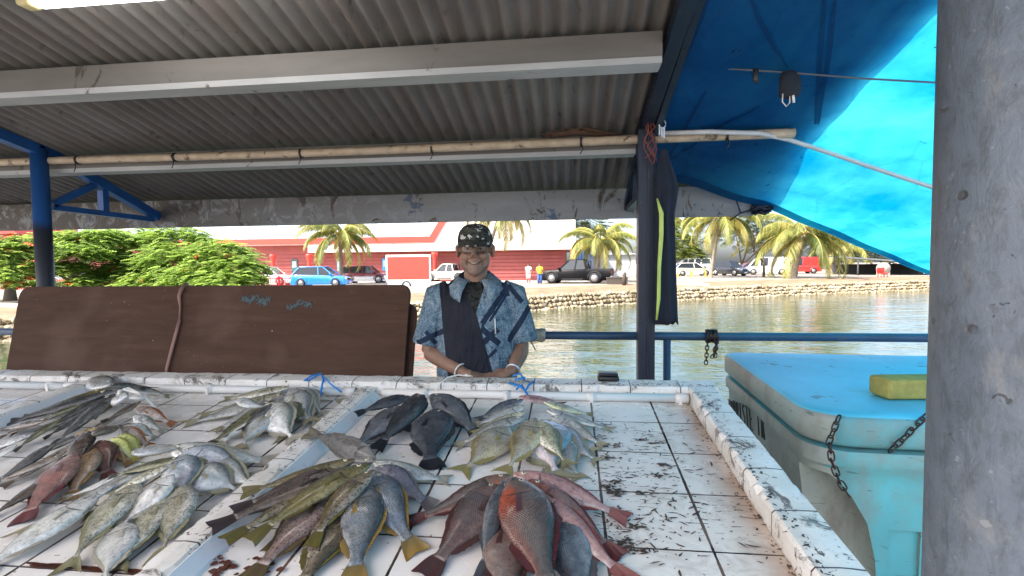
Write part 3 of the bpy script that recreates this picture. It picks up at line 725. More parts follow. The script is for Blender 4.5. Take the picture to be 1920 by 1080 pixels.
# raised lettering on the grimy side
def glyphs(word,par):
    b=MB();S={'J':[[(.0,.9),(.7,.9)],[(.45,.9),(.45,.2),(.3,0),(.05,.1)]],'O':[[(.1,.1),(.1,.9),(.6,.9),(.6,.1),(.1,.1)]],'B':[[(.1,0),(.1,1),(.5,.95),(.6,.75),(.45,.52),(.1,.5)],[(.45,.52),(.65,.28),(.5,.03),(.1,0)]],
     'R':[[(.1,0),(.1,1),(.55,.95),(.6,.7),(.5,.5),(.1,.48)],[(.35,.48),(.65,0)]],'N':[[(.1,0),(.1,1),(.6,0),(.6,1)]],'S':[[(.6,.9),(.2,1),(.1,.75),(.55,.35),(.5,.05),(.05,.08)]],'T':[[(.0,1),(.7,1)],[(.35,1),(.35,0)]],'E':[[(.6,1),(.1,1),(.1,0),(.6,0)],[(.1,.5),(.5,.5)]],'I':[[(.3,0),(.3,1)]]}
    def onx(px,py):
        d=ray(px,py);x=.815;p=CAMP+d*(x/d.x)
        for _ in range(6):
            l=CXM.inverted()@p;x=(CXM@V((-.66+.0135,l.y,l.z))).x;p=CAMP+d*(x/d.x)
        return CXM.inverted()@p
    n=len(word);e0,e1=onx(1366,776),onx(1438,826);t0,t1=onx(1366,746),onx(1438,776)
    for i,ch in enumerate(word):
        if ch==' ': continue
        b=MB()
        for st in S[ch]:
            pts=[]
            for u,v in st:
                f=(i+u*.95)/n;lo=e0.lerp(e1,f);hi=t0.lerp(t1,f);q=lo.lerp(hi,v);zz=q.z
                ins=.022-.010*max(0,min(1,(zz-.6)/.2))-.004*max(0,min(1,(zz-.8)/.058))
                pts.append(CXM@V((-.66+ins-.0022,q.y,zz)))
            b.tube(pts,.0036,5)
        sub(b,'letter',simple('sunken_dark_letters',(.05,.065,.065),.6),par)
    return None
lt=glyphs('JOBRISTE IN',co)
# chain from the lid to the scoop
ch_=MB();A=lambda x,y,z:CXM@V((x,y,z))
chain(ch_,[A(-.59,-.60,1.035),A(-.625,-.625,.97),A(-.62,-.635,.91),A(-.60,-.64,.85),A(-.575,-.64,.81)],.034,.019,.0026)
sub(ch_,'lid_chain',M_CHAIN,co);ch_=MB()
chain(ch_,[A(-.43,-.605,.95),A(-.40,-.612,.99),A(-.37,-.603,1.02),A(-.33,-.59,1.055)],.034,.019,.0026)
sub(ch_,'lid_chain',M_CHAIN,co)
e=ong(1700,748,1.052)
b=MB();b.rbox((-.075,-.055,0),(.16,.055,.072),.014,0,Matrix.Translation((e.x-.01,e.y+.03,1.0535))@Matrix.Rotation(.12,4,'Z'),3)
tag(b.build('foam_block',simple('yellow_foam',(.38,.34,.09),.95,0,.22,25,.6,.01),origin=e),'dirty yellow foam block resting on the cyan cooler lid','sponge')
# ================================================================== fish
def m_fish(name,back,flank,belly,spots=None,scales=0.0,stripes=None,tint=None,gloss=.25,bars=None,cheek=None,metal=.0):
    t=NT(name);uv=t.n('ShaderNodeUVMap').outputs[0];u,v,_=t.sep(uv);c=t.co()
    rn=t.n('ShaderNodeObjectInfo').outputs['Random']
    off=t.n('ShaderNodeCombineXYZ');t.l(t.math('MULTIPLY',rn,37.0),off.inputs[2])
    vv=t.n('ShaderNodeVectorMath');vv.operation='ADD';t.l(c,vv.inputs[0]);t.l(off.outputs[0],vv.inputs[1]);c=vv.outputs[0]
    n=t.noise(c,18,5,.6)
    g=t.math('ADD',v,t.math('MULTIPLY',t.math('SUBTRACT',n,.5),.9))
    f=t.math('MULTIPLY_ADD',g,.5,.5,clamp=True)
    col=t.ramp(f,(.10,belly),(.36,flank),(.62,flank),(.93,back))
    col=t.mix(t.ramp(t.noise(c,30,4,.7,.6),(.42,0),(.70,.7)),col,tuple(x*.38 for x in flank))
    if tint: col=t.mix(t.ramp(t.noise(c,7,3,.5,.3),(.46,0),(.66,.75)),col,tint)
    if cheek: col=t.mix(t.math('MULTIPLY',t.ramp(u,(.12,0),(.19,1),(.32,1),(.42,0)),t.ramp(t.math('ADD',v,t.math('MULTIPLY',n,.6)),(-.35,1),(.05,0))),col,cheek)
    if stripes:
        w=t.wave(t.mapp(uv,(0,stripes[0],0)),1.0,1.6,2,2,'Y')
        col=t.mix(t.math('MULTIPLY',t.ramp(w,(.55,0),(.75,1)),stripes[2]),col,stripes[1])
    if bars:
        w=t.wave(t.mapp(uv,(bars[0],.15,0)),1.0,1.5,2,2,'X')
        col=t.mix(t.math('MULTIPLY',t.ramp(w,(.5,0),(.8,1)),bars[2]),col,bars[1])
    if spots:
        d=t.vor(c,spots[0],'F1',1.0)
        d=t.math('ADD',d,t.math('MULTIPLY',t.math('SUBTRACT',t.noise(c,spots[0]*2.2,2),.5),.22))
        col=t.mix(t.math('MULTIPLY',t.ramp(d,(.26,1),(.40,0)),spots[2]),col,spots[1])
    sc=t.vor(t.mapp(uv,(62,14,1),(0,0,.785)),1.0,'DISTANCE_TO_EDGE',.25)
    scm=t.math('MULTIPLY',t.ramp(u,(.20,0),(.30,1)),max(scales,.12))
    col=t.mix(t.math('MULTIPLY',t.ramp(sc,(.02,1),(.20,0)),scm),col,tuple(x*.25 for x in back))
    col=t.mix(t.ramp(t.noise(c,95,3,.65),(.50,0),(.66,.45)),col,tuple(x*.35 for x in back))
    # gill cover edge, mouth line
    gd=t.math('ABSOLUTE',t.math('SUBTRACT',u,t.math('MULTIPLY_ADD',t.math('MULTIPLY',v,v),-.05,.235)))
    gill=t.math('MULTIPLY',t.ramp(gd,(.002,1),(.014,0)),t.ramp(t.math('ABSOLUTE',t.math('ADD',v,.15)),(.45,1),(.75,0)))
    md=t.math('MAXIMUM',t.math('ABSOLUTE',t.math('ADD',v,t.math('MULTIPLY_ADD',u,3.0,.12))),t.math('MULTIPLY',u,1.6))
    mouth=t.ramp(md,(.05,1),(.12,0))
    dk=t.math('MAXIMUM',t.math('MULTIPLY',gill,.75),mouth)
    col=t.mix(dk,col,(.03,.02,.02))
    hs=t.n('ShaderNodeHueSaturation');t.l(col,hs.inputs['Color']);t.l(t.math('MULTIPLY_ADD',rn,.35,.85),hs.inputs['Value']);t.l(t.math('MULTIPLY_ADD',rn,.03,.485),hs.inputs['Hue'])
    h=t.math('SUBTRACT',t.math('ADD',t.math('MULTIPLY',t.ramp(sc,(0,0),(.3,1)),t.math('ADD',scm,.08)),t.math('MULTIPLY',n,.5)),t.math('MULTIPLY',gill,.8))
    t.pbsdf(hs.outputs[0],t.ramp(n,(.3,gloss*.7),(.75,gloss+.12)),metal,t.bump(h,.55,.004),.6,.35);return t.mat
def m_fin(name,col,edge):
    t=NT(name);uv=t.n('ShaderNodeUVMap').outputs[0];u,v,_=t.sep(uv);c=t.co()
    w=t.wave(t.mapp(uv,(1,9,0)),1.0,.6,1,1,'Y')
    cc=t.mix(t.math('MULTIPLY_ADD',u,.9,t.math('MULTIPLY',t.noise(c,60,3),.25),clamp=True),col,edge)
    cc=t.mix(t.math('MULTIPLY',w,.45),cc,tuple(x*.35 for x in col))
    t.pbsdf(cc,.35,0,t.bump(w,.5,.002),.5);return t.mat
FM={}
def reg(k,fin,edge,**kw): FM[k]=(m_fish('skin_'+k,**kw),m_fin('fin_'+k,fin,edge))
reg('silver',(.36,.34,.27),(.34,.30,.17),back=(.13,.14,.13),flank=(.56,.56,.52),belly=(.84,.81,.74),tint=(.44,.48,.50),gloss=.2,metal=.25)
reg('white',(.42,.39,.30),(.38,.35,.28),back=(.25,.27,.22),flank=(.74,.73,.67),belly=(.88,.86,.80),tint=(.66,.67,.68),gloss=.2,metal=.2)
reg('olive_silver',(.28,.27,.16),(.22,.20,.10),back=(.11,.125,.065),flank=(.47,.45,.33),belly=(.78,.74,.64),spots=(150,(.06,.06,.025),.65),gloss=.25,metal=.1)
reg('yellow_silver',(.30,.27,.13),(.33,.27,.10),back=(.15,.14,.06),flank=(.44,.43,.33),belly=(.72,.66,.38),tint=(.62,.60,.50),gloss=.22,metal=.2)
reg('blue_silver',(.34,.36,.32),(.36,.32,.16),back=(.13,.18,.21),flank=(.56,.61,.65),belly=(.82,.79,.74),tint=(.68,.55,.58),gloss=.18,metal=.25)
reg('slate',(.022,.027,.035),(.012,.015,.02),back=(.020,.024,.030),flank=(.045,.052,.062),belly=(.085,.095,.105),scales=.5,tint=(.07,.08,.10))
reg('slate_pale',(.03,.035,.04),(.02,.02,.03),back=(.05,.055,.06),flank=(.12,.13,.145),belly=(.26,.27,.28),scales=.5,tint=(.17,.18,.20))
reg('spotted',(.10,.085,.03),(.13,.11,.02),back=(.085,.065,.03),flank=(.20,.165,.105),belly=(.36,.32,.25),spots=(135,(.030,.020,.013),.9),tint=(.20,.14,.07),scales=.25)
reg('spotted_pink',(.10,.07,.04),(.13,.09,.03),back=(.11,.085,.06),flank=(.27,.20,.17),belly=(.42,.35,.30),spots=(150,(.06,.032,.028),.8),tint=(.24,.13,.12),scales=.15)
reg('spotted_blue',(.13,.115,.06),(.34,.20,.04),back=(.075,.08,.085),flank=(.27,.285,.29),belly=(.54,.54,.53),spots=(170,(.05,.05,.055),.7),tint=(.17,.25,.34),scales=.6,metal=.1)
reg('olive',(.10,.09,.03),(.15,.12,.03),back=(.05,.045,.016),flank=(.135,.115,.05),belly=(.32,.27,.14),tint=(.17,.12,.035),spots=(120,(.05,.035,.012),.6))
reg('brown',(.045,.03,.02),(.035,.025,.03),back=(.035,.027,.02),flank=(.085,.06,.045),belly=(.19,.15,.115),spots=(110,(.15,.115,.085),.5))
reg('dark',(.03,.03,.03),(.02,.02,.02),back=(.024,.026,.028),flank=(.06,.062,.062),belly=(.15,.15,.14),tint=(.085,.085,.08))
reg('darkolive',(.05,.05,.03),(.03,.03,.02),back=(.04,.042,.022),flank=(.12,.115,.06),belly=(.30,.28,.17))
reg('grey',(.12,.115,.11),(.14,.12,.07),back=(.10,.10,.10),flank=(.24,.235,.225),belly=(.42,.40,.37),stripes=(5.0,(.13,.11,.08),.45),scales=.25)
reg('greypurple',(.12,.11,.12),(.12,.11,.12),back=(.10,.10,.13),flank=(.22,.215,.26),belly=(.40,.38,.38),scales=.2)
reg('red',(.16,.028,.028),(.10,.02,.025),back=(.13,.05,.045),flank=(.34,.115,.095),belly=(.50,.26,.22),scales=.55,tint=(.26,.19,.17))
reg('redgrey',(.12,.03,.03),(.08,.02,.025),back=(.060,.047,.042),flank=(.15,.115,.10),belly=(.36,.18,.145),scales=.8,tint=(.19,.105,.085),cheek=(.38,.085,.035))
reg('browngrey',(.08,.035,.03),(.07,.025,.025),back=(.09,.07,.062),flank=(.20,.155,.14),belly=(.36,.26,.22),scales=.7,tint=(.22,.12,.10))
reg('pink',(.25,.07,.06),(.20,.05,.05),back=(.30,.13,.11),flank=(.58,.34,.31),belly=(.76,.62,.58),scales=.3,tint=(.50,.20,.18))
reg('bluegrey',(.08,.085,.095),(.06,.06,.07),back=(.035,.045,.06),flank=(.11,.13,.155),belly=(.28,.29,.31),scales=.5)
reg('striped',(.16,.12,.08),(.10,.07,.05),back=(.12,.095,.07),flank=(.30,.25,.20),belly=(.50,.44,.38),stripes=(3.6,(.06,.04,.03),.8))
reg('tan',(.30,.17,.05),(.20,.11,.04),back=(.20,.125,.06),flank=(.34,.23,.13),belly=(.50,.38,.26),tint=(.42,.23,.07))
reg('redstripe',(.16,.05,.04),(.10,.03,.03),back=(.10,.05,.04),flank=(.22,.10,.085),belly=(.38,.20,.17),stripes=(3.2,(.05,.022,.02),.8))
reg('yellow',(.50,.44,.08),(.30,.24,.05),back=(.40,.37,.06),flank=(.62,.58,.20),belly=(.74,.72,.55),gloss=.22)
reg('orangewhite',(.45,.15,.04),(.30,.12,.05),back=(.45,.14,.05),flank=(.66,.52,.44),belly=(.78,.74,.68),gloss=.22)
M_EYEW=simple('fish_eye_pale',(.55,.50,.36),.15,0,.1,30,0);M_EYEB=simple('fish_eye_dark',(.008,.008,.01),.08,0,.1,30,0)
PROF={ # (u, top, bottom) as fraction of half depth
 'deep':[(0,.03,.05),(.03,.20,.16),(.08,.44,.36),(.15,.70,.62),(.25,.93,.88),(.36,1,1),(.48,.95,.98),(.60,.74,.80),(.72,.44,.50),(.82,.20,.23),(.90,.10,.11),(1,.12,.12)],
 'snap':[(0,.06,.10),(.03,.22,.22),(.08,.45,.40),(.15,.72,.60),(.25,.95,.80),(.36,1,.92),(.50,.93,.92),(.63,.72,.76),(.75,.48,.50),(.86,.31,.31),(.94,.27,.27),(1,.30,.30)],
 'slim':[(0,.10,.12),(.03,.32,.32),(.08,.55,.52),(.15,.76,.72),(.25,.93,.92),(.36,1,1),(.50,.97,1),(.63,.84,.88),(.75,.62,.64),(.86,.38,.38),(.94,.26,.26),(1,.28,.28)]}
def interp(tb,u):
    for a,b in zip(tb,tb[1:]):
        if u<=b[0]:
            f=(u-a[0])/max(1e-6,b[0]-a[0]);f=f*f*(3-2*f)*.5+f*.5
            return a[1]+(b[1]-a[1])*f,a[2]+(b[2]-a[2])*f
    return tb[-1][1],tb[-1][2]
NFISH=0
def fish(mat,h,t,lift=(.02,.0),ratio=.36,kind='snap',flip=1,roll=.35,bend=0.0,tail='trunc',label='',grp='',thick=.42,fins=True,droop=.0):
    """h,t = where the snout and the tail tip lie in the photo; lift = heights above the table"""
    global NFISH;NFISH+=1
    r=random.Random(NFISH*13+5)
    ratio*=.86;bend+=r.uniform(-.04,.04);droop+=r.uniform(-.004,.014);roll+=r.uniform(-.22,.22)
    H=ont(h[0],h[1],lift[0]+.012);T=ont(t[0],t[1],lift[1]+.006)
    L=(T-H).length;A=(T-H)/L;n=TN+V((-.08,-1,.1))*roll
    n=(n-A*n.dot(A)).normalized();S=n.cross(A)*flip
    mid=(H+T)/2;BL=.84;D=ratio*L/2;W=D*thick
    def spine(u):
        p=H.lerp(T,u)+S*(bend*L*math.sin(PI*u))
        return p+TN*(droop*L*math.sin(PI*min(1,u*1.05)))
    def fr(u):
        e=.02;a=(spine(min(1.05,u+e))-spine(max(-.02,u-e))).normalized();s=(S-a*S.dot(a)).normalized();nn=a.cross(s)
        if nn.dot(n)<0: nn=-nn
        return a,s,nn
    NR,NS=26,18;b=MB();rings=[];uvs=[]
    for i in range(NR+1):
        q=i/NR;q=q*q*.35+q*.65;tp,bt=interp(PROF[kind],q);u=q*BL
        a,s,nn=fr(u);c=spine(u);wid=W*min(1,(.16+1.25*math.sqrt(q)) if q<.35 else 1)*(1 if q<.4 else max(.13,1-((q-.4)/.6)**1.25*.90))
        if q<.02: wid*=.6
        ring=[]
        for j in range(NS):
            an=2*PI*j/NS;cs,sn=math.cos(an),math.sin(an)
            sv=(tp if cs>=0 else bt)*D*(abs(cs)**.92)*(1 if cs>=0 else -1)
            nv=(abs(sn)**.85)*(1 if sn>=0 else -1)*wid
            ring.append(c+s*sv+nn*nv);uvs.append((u/1.0,cs))
        rings.append(ring)
    root=thing('fish',mid,label,'fish',grp)
    b.loft(rings);b.uv=uvs;sub_l(b,'body',FM[mat][0],root,mid)
    if not fins: return root
    fm=FM[mat][1]
    def finmesh(name,grid,ny):
        fb=MB();nx=len(grid);vs=[];uv=[]
        for side in (0,1):
            for i,row in enumerate(grid):
                for j,(p,nn) in enumerate(row):
                    vs.append(p+nn*(.0007 if side==0 else -.0007));uv.append((i/(nx-1),j/(ny-1)))
        fs=[]
        for side in (0,1):
            o=side*nx*ny
            for i in range(nx-1):
                for j in range(ny-1):
                    f=(o+i*ny+j,o+i*ny+j+1,o+(i+1)*ny+j+1,o+(i+1)*ny+j);fs.append(f if side==0 else f[::-1])
        fb.add(vs,fs,0,True);fb.uv=uv;sub_l(fb,name,fm,root,mid)
    # tail
    grid=[];fork=.42 if tail=='fork' else .10
    tp,bt=interp(PROF[kind],1.0);hw=D*(.80 if tail=='fork' else .62)
    hw=max(hw,L*.075)
    for i in range(6):
        f=i/5;row=[]
        for j in range(9):
            g=j/4-1.0
            ln=(1-BL+.03)*(1-fork*(1-abs(g)**1.3)*1.0)
            u=BL-.025+ln*f;a,s,nn=fr(min(1,u));c=spine(u)
            wd=tp*D*.95*(1-f)+hw*f**.8
            row.append((c+s*(g*wd)+nn*(.004*math.sin(g*5+f*3+NFISH)*f*L*4*.5),nn))
        grid.append(row)
    finmesh('tail_fin',grid,9)
    def ribbon(name,u0,u1,top,hgt,lean,shape):
        grid=[[],[],[]]
        for k in range(12):
            f=k/11;u=u0+(u1-u0)*f;a,s,nn=fr(u);c=spine(u);tp_,bt_=interp(PROF[kind],u/BL)
            e=(tp_ if top else -bt_)*D*.96;sg=1 if top else -1;hh=hgt*D*shape(f)*(1+.10*math.sin(k*2.4))
            for m,q in enumerate((0,.5,1)):
                grid[m].append((c+s*(e+sg*hh*q)+a*(lean*hh*q)+nn*(hh*.12*q*q*math.sin(k+NFISH)),nn))
        finmesh(name,grid,12)
    ribbon('dorsal_fin',.26,.76,True,.17,.8,lambda f:.55+.6*math.sin(PI*min(1,f*1.15))**.7*(1-.35*f) if f<.95 else .25)
    ribbon('anal_fin',.54,.76,False,.20,.9,lambda f:.35+.8*math.sin(PI*min(1,.15+f*.85))**.8)
    # pectoral fin on the upper flank
    u0=.27;a,s,nn=fr(u0);c=spine(u0)
    base=c+nn*(W*1.0)-s*(D*.18);grid=[]
    for i in range(5):
        f=i/4;row=[]
        for j in range(5):
            g=j/4-.5
            row.append((base+a*(L*.125*f)+s*(g*D*(.10+.15*f)-D*.10*f)+nn*(W*(.02-.10*f*f)),nn))
        grid.append(row)
    finmesh('pectoral_fin',grid,5)
    u=.085;a,s,nn=fr(u);c=spine(u);tp,bt=interp(PROF[kind],u/BL);er=max(.0042,min(.0085,L*.021))
    q=u/BL;wid=W*min(1,.16+1.25*math.sqrt(q))
    ep=c+s*(tp*D*.38)+nn*(wid*.80)
    eb=MB();Mx=Matrix((a,s,nn)).transposed()
    eb.sphere(ep,(er,er,er*.55),0,12,8,Mx);eb.sphere(ep+nn*(er*.26),(er*.55,er*.55,er*.36),1,10,8,Mx)
    sub_l(eb,'eye',[M_EYEW,M_EYEB],root,mid)
    return root
def sub_l(mb,name,m,par,org):
    o=mb.build(name,m,None,origin=org,fixn=(name in('body','eye')));o.parent=par;o.location=(0,0,0);return o
def z1(x,y): return (x*.3518,700+y*.3518)
def z2(x,y): return (380+x*.3611,690+y*.3611)
def z3(x,y): return (760+x*.3612,690+y*.3612)
# ---- pile H: red snappers
g='red and brown snappers in the front centre pile'
fish('browngrey',z3(530,770),z3(560,1330),(.028,.0),.46,'snap',1,.1,label='grey brown scaly fish underneath the big red cheeked one, left side',grp=g)
fish('bluegrey',z3(740,720),z3(960,1330),(.035,.0),.40,'snap',-1,.25,label='blue grey fish tucked under the right side of the big red cheeked fish',grp=g)
fish('browngrey',z3(490,600),z3(95,1085),(.05,.0),.40,'snap',-1,.35,label='brown red fish with dark red tail pointing to the lower left',grp=g)
fish('redgrey',z3(545,555),z3(8,800),(.062,.004),.30,'snap',-1,.5,label='reddish grey fish with magenta tail, leftmost of the snapper pile',grp=g)
fish('pink',z3(560,550),z3(1160,790),(.065,.004),.25,'slim',1,.45,label='pinkish brown fish stretched to the right at the top of the snapper pile',grp=g)
fish('red',z3(640,580),z3(1125,985),(.065,.004),.26,'slim',1,.45,label='pink red fish with red tail, second from top right in the snapper pile',grp=g)
fish('pink',z3(660,640),z3(1180,1120),(.055,.004),.25,'slim',1,.4,label='pale pinkish white fish, lowest on the right of the snapper pile',grp=g)
fish('bluegrey',z3(520,590),z3(395,1100),(.075,.01),.22,'slim',1,.2,thick=.9,label='narrow slate blue fish propped on edge left of the big red cheeked fish',grp=g)
fish('redgrey',z3(560,575),z3(790,1260),(.085,.02),.42,'snap',1,.15,label='large scaly fish with orange red cheek on top of the front centre pile',grp=g,thick=.5)
# ---- pile G: spotted fish
g='spotted rabbitfish and groupers in the middle front pile'
fish('spotted',z2(760,700),z2(470,1190),(.02,.0),.42,'snap',1,.15,label='leopard spotted grey brown fish at the bottom middle of the spotted pile',grp=g)
fish('spotted_pink',z2(690,620),z2(215,1120),(.03,.0),.36,'snap',-1,.3,label='pinkish brown spotted fish left of the leopard spotted one',grp=g)
fish('brown',z2(760,520),z2(35,835),(.06,.05),.26,'snap',-1,.4,label='dark fish with black tail hanging over the white divider',grp=g)
fish('brown',z2(780,490),z2(150,745),(.075,.05),.24,'snap',-1,.4,label='brown spotted fish with grey square tail just above the black tailed fish',grp=g)
fish('olive',z2(790,475),z2(200,650),(.085,.055),.17,'slim',-1,.4,label='slim olive fish with yellow tail reaching furthest left over the divider',grp=g)
fish('grey',z2(900,490),z2(535,335),(.035,.055),.27,'snap',1,.5,label='grey striped fish with tail up at the back of the spotted pile',grp=g)
fish('white',z2(885,490),z3(245,585),(.045,.0),.30,'slim',1,.5,tail='fork',label='pale slender fish with yellow tail at the back right of the spotted pile',grp=g)
fish('greypurple',z2(900,515),z2(1200,720),(.05,.0),.40,'snap',1,.45,label='purple grey fish lying right of the blue spotted fish',grp=g)
fish('spotted_blue',z2(885,545),z2(1120,965),(.06,.0),.38,'snap',1,.3,label='blue grey spotted fish with orange yellow tail on the right of its pile',grp=g)
fish('spotted_blue',z2(830,600),z2(775,1130),(.06,.0),.42,'snap',1,.15,label='silver blue spotted fish with yellow tail at the front of its pile',grp=g)
fish('olive',z2(870,500),z2(240,900),(.09,.04),.24,'slim',-1,.4,bend=.03,label='long olive yellow fish lying across the top left of the spotted pile',grp=g)
fish('spotted',z2(895,530),z2(560,930),(.095,.03),.32,'snap',-1,.3,bend=.05,label='brown spotted fish curved over the top of the pile with olive tail',grp=g)
fish('spotted_pink',z2(730,560),z2(330,960),(.055,.0),.28,'snap',-1,.35,label='narrow brown spotted fish between the olive one and the pinkish brown one',grp=g)
fish('spotted',z2(700,520),z2(110,900),(.055,.045),.22,'snap',-1,.4,label='brown spotted slim fish under the long olive yellow fish',grp=g)
# ---- pile F: yellow silver fish
g='silver and yellow fish in the back right pile'
c=(.0)
F_=[('pink',(590,150),(840,190),.05,.02,.26,'slim',1,'pinkish fish lying crosswise at the very back of the yellow silver pile'),
('bluegrey',(610,165),(365,275),.055,.01,.26,'slim',-1,'dark maroon grey slim fish at the back left of the yellow silver pile'),
('silver',(620,195),(345,300),.05,.01,.24,'slim',-1,'silver slim fish just below the dark one at the back left of the pile'),
('yellow_silver',(620,230),(330,345),.05,.005,.22,'slim',-1,'yellowish slim fish, third from the back on the left of the pile'),
('silver',(620,255),(245,415),.045,.0,.20,'slim',-1,'long silver fish with thin tail reaching furthest left in the yellow silver pile'),
('yellow_silver',(720,175),(985,245),.055,.01,.24,'slim',1,'yellow backed slim fish at the back right of the yellow silver pile'),
('silver',(730,215),(1090,325),.055,.004,.22,'slim',1,'silver fish with red tipped tail reaching furthest right'),
('silver',(760,250),(1040,415),.05,.0,.27,'slim',1,'silver fish with pale forked tail under the red tipped one'),
('blue_silver',(770,300),(1000,440),.045,.0,.34,'deep',1,'blue silver fish right of the upright brown headed fish'),
('blue_silver',(800,340),(1010,495),.03,.0,.42,'deep',1,'round blue silver fish at the right front of its pile'),
('silver',(790,350),(915,590),.03,.0,.40,'deep',1,'silver fish with tail pointing at the snappers, right of the iridescent one'),
('yellow_silver',(540,310),(270,555),.035,.0,.48,'deep',-1,'silver fish with yellow fins and grey forked tail at the left front of the pile'),
('blue_silver',(600,340),(760,550),.035,.0,.50,'deep',1,'silver fish half hidden left of the iridescent one'),
('blue_silver',(720,280),(800,590),.05,.0,.66,'deep',1,'iridescent pale blue pink deep fish at the front of the yellow silver pile'),
('olive_silver',(690,270),(860,520),.08,.03,.36,'deep',1,'olive grey fish with raised head on top of the yellow silver pile'),
('yellow_silver',(680,260),(500,560),.085,.012,.42,'deep',-1,'olive yellow fish curving down the middle of the yellow silver pile')]
for m,h,t,l0,l1,rt,kd,fl,lb in F_: fish(m,z3(*h),z3(*t),(l0,l1),rt,kd,fl,.4,tail='fork',label=lb,grp=g)
# ---- pile E: slate fish
g='slate dark fish in the back centre pile'
fish('slate',z2(1080,150),z2(795,240),(.06,.05),.34,'snap',-1,.5,label='slate fish with square tail reaching the divider, leftmost of the dark pile',grp=g)
fish('slate_pale',z2(1030,200),z2(770,420),(.05,.0),.46,'snap',-1,.45,label='dark grey fish with pale belly patch on the left of the dark pile',grp=g)
fish('slate',z3(60,135),z3(-10,330),(.085,.03),.5,'snap',1,.3,label='black fish folded over the middle of the dark pile',grp=g,bend=.04)
fish('slate_pale',z3(130,140),z3(385,360),(.07,.0),.40,'snap',1,.45,label='grey fish with paler back curving down the right of the dark pile',grp=g)
fish('slate',z2(1150,140),z2(895,425),(.085,.004),.36,'snap',-1,.4,label='black fish with tail hanging to the lower left in the dark pile',grp=g)
fish('slate',z3(160,215),z3(135,530),(.055,.0),.52,'snap',1,.2,thick=.34,label='large slate fish with coarse scales at the front of the dark pile',grp=g)
# ---- pile D: silver-grey pile at the back of the left bay
g='silver grey trevallies in the back middle pile'
D_=[('olive_silver',z2(450,100),z2(90,165),.04,.0,.22,'slim',-1,'tan slim fish along the back of the silver grey pile'),
('silver',z2(480,105),z2(740,175),.035,.0,.26,'deep',1,'small pale silver fish at the far right of the silver grey pile'),
('silver',z2(440,125),z2(-130,300),.04,.0,.20,'slim',-1,'tan silver fish with long thin tail reaching furthest left in the silver grey pile'),
('olive_silver',z2(430,140),z2(-40,255),.05,.0,.20,'slim',-1,'slim grey tan fish above the long thin tailed one'),
('white',z2(360,200),z2(60,420),.04,.0,.42,'deep',-1,'white bellied fish with yellow edge at the left front of the silver grey pile'),
('darkolive',z2(370,170),z2(0,420),.06,.0,.26,'slim',-1,'dark olive curved fish on the left of the silver grey pile'),
('silver',z2(350,220),z2(180,430),.045,.0,.52,'deep',-1,'grey silver oval fish left of the brightest one in its pile'),
('white',z2(500,120),z2(630,250),.055,.0,.46,'deep',1,'bright white silver fish at the back right of the silver grey pile'),
('blue_silver',z2(470,170),z2(610,300),.04,.0,.50,'deep',1,'small blue silver oval fish on the right front of its pile'),
('dark',z2(360,185),z2(190,330),.075,.03,.30,'deep',-1,'dark grey fish head on top of the silver grey pile'),
('silver',z2(460,110),z2(570,290),.07,.01,.44,'deep',1,'matte grey fish hanging down the right of the silver grey pile'),
('white',z2(330,190),z2(490,390),.06,.0,.52,'deep',1,'brightest silver oval fish in the middle of the silver grey pile'),
('silver',z2(170,165),z2(345,205),.08,.06,.36,'snap',1,'small blue grey fish lying on top of the silver grey pile')]
D_+=[('silver',z2(420,140),z2(250,360),.05,.0,.40,'deep',-1,'silver oval fish tucked behind the brightest one in the silver grey pile'),
('olive_silver',z2(450,160),z2(430,380),.045,.0,.42,'deep',1,'olive silver fish peeping out in front of the matte grey one'),
('silver',z2(400,130),z2(40,340),.045,.0,.20,'slim',-1,'silver slim fish along the left side of the dark olive curved one')]
for m,h,t,l0,l1,rt,kd,fl,lb in D_: fish(m,h,t,(l0,l1),rt,kd,fl,.4,tail='fork',label=lb,grp=g)
# ---- pile C: trevallies front left
g='silver trevallies in the front left pile'
C_=[('white',(900,400),(1490,470),.05,.0,.30,'slim',1,'silver fish reaching furthest right at the back of the front left pile'),
('silver',(700,420),(1010,395),.05,.06,.36,'slim',-1,'tan silver fish pointing its head right at the back of the front left pile'),
('blue_silver',(960,420),(1400,570),.06,.0,.42,'deep',1,'blue silver fish with yellow belly lying towards the divider'),
('silver',(1010,520),(1300,640),.05,.0,.66,'deep',1,'round silver fish with yellow lower edge beside the divider'),
('white',(520,660),(-170,1100),.035,.0,.36,'slim',-1,'long white bellied fish lowest at the left of the front left pile'),
('silver',(930,445),(20,900),.06,.0,.14,'slim',-1,'very long slim silver fish with forked tail across the front left pile'),
('darkolive',(960,455),(560,560),.08,.05,.22,'slim',-1,'dark green backed fish at the top of the front left pile'),
('olive_silver',(760,570),(330,1080),.05,.0,.34,'deep',-1,'cream and olive fish with row of dark spots, left of the white pink edged one'),
('white',(660,800),(520,1160),.02,.0,.46,'deep',-1,'cream fish at the front edge below the olive spotted fish'),
('olive_silver',(900,640),(600,1080),.04,.0,.34,'deep',-1,'olive spotted fish under the white pink edged fish'),
('olive_silver',(980,600),(840,1010),.05,.0,.44,'deep',-1,'olive silver fish with spotted edge pointing straight to the front'),
('white',(930,540),(600,850),.075,.012,.50,'deep',-1,'white fish with pink edge and black spot on top of the front left pile'),
('olive_silver',(890,500),(560,660),.08,.04,.26,'slim',-1,'tan grey fish lying along the back of the white pink edged one'),
('blue_silver',(960,440),(990,690),.075,.03,.55,'deep',1,'pale blue white fish in the centre of the front left pile')]
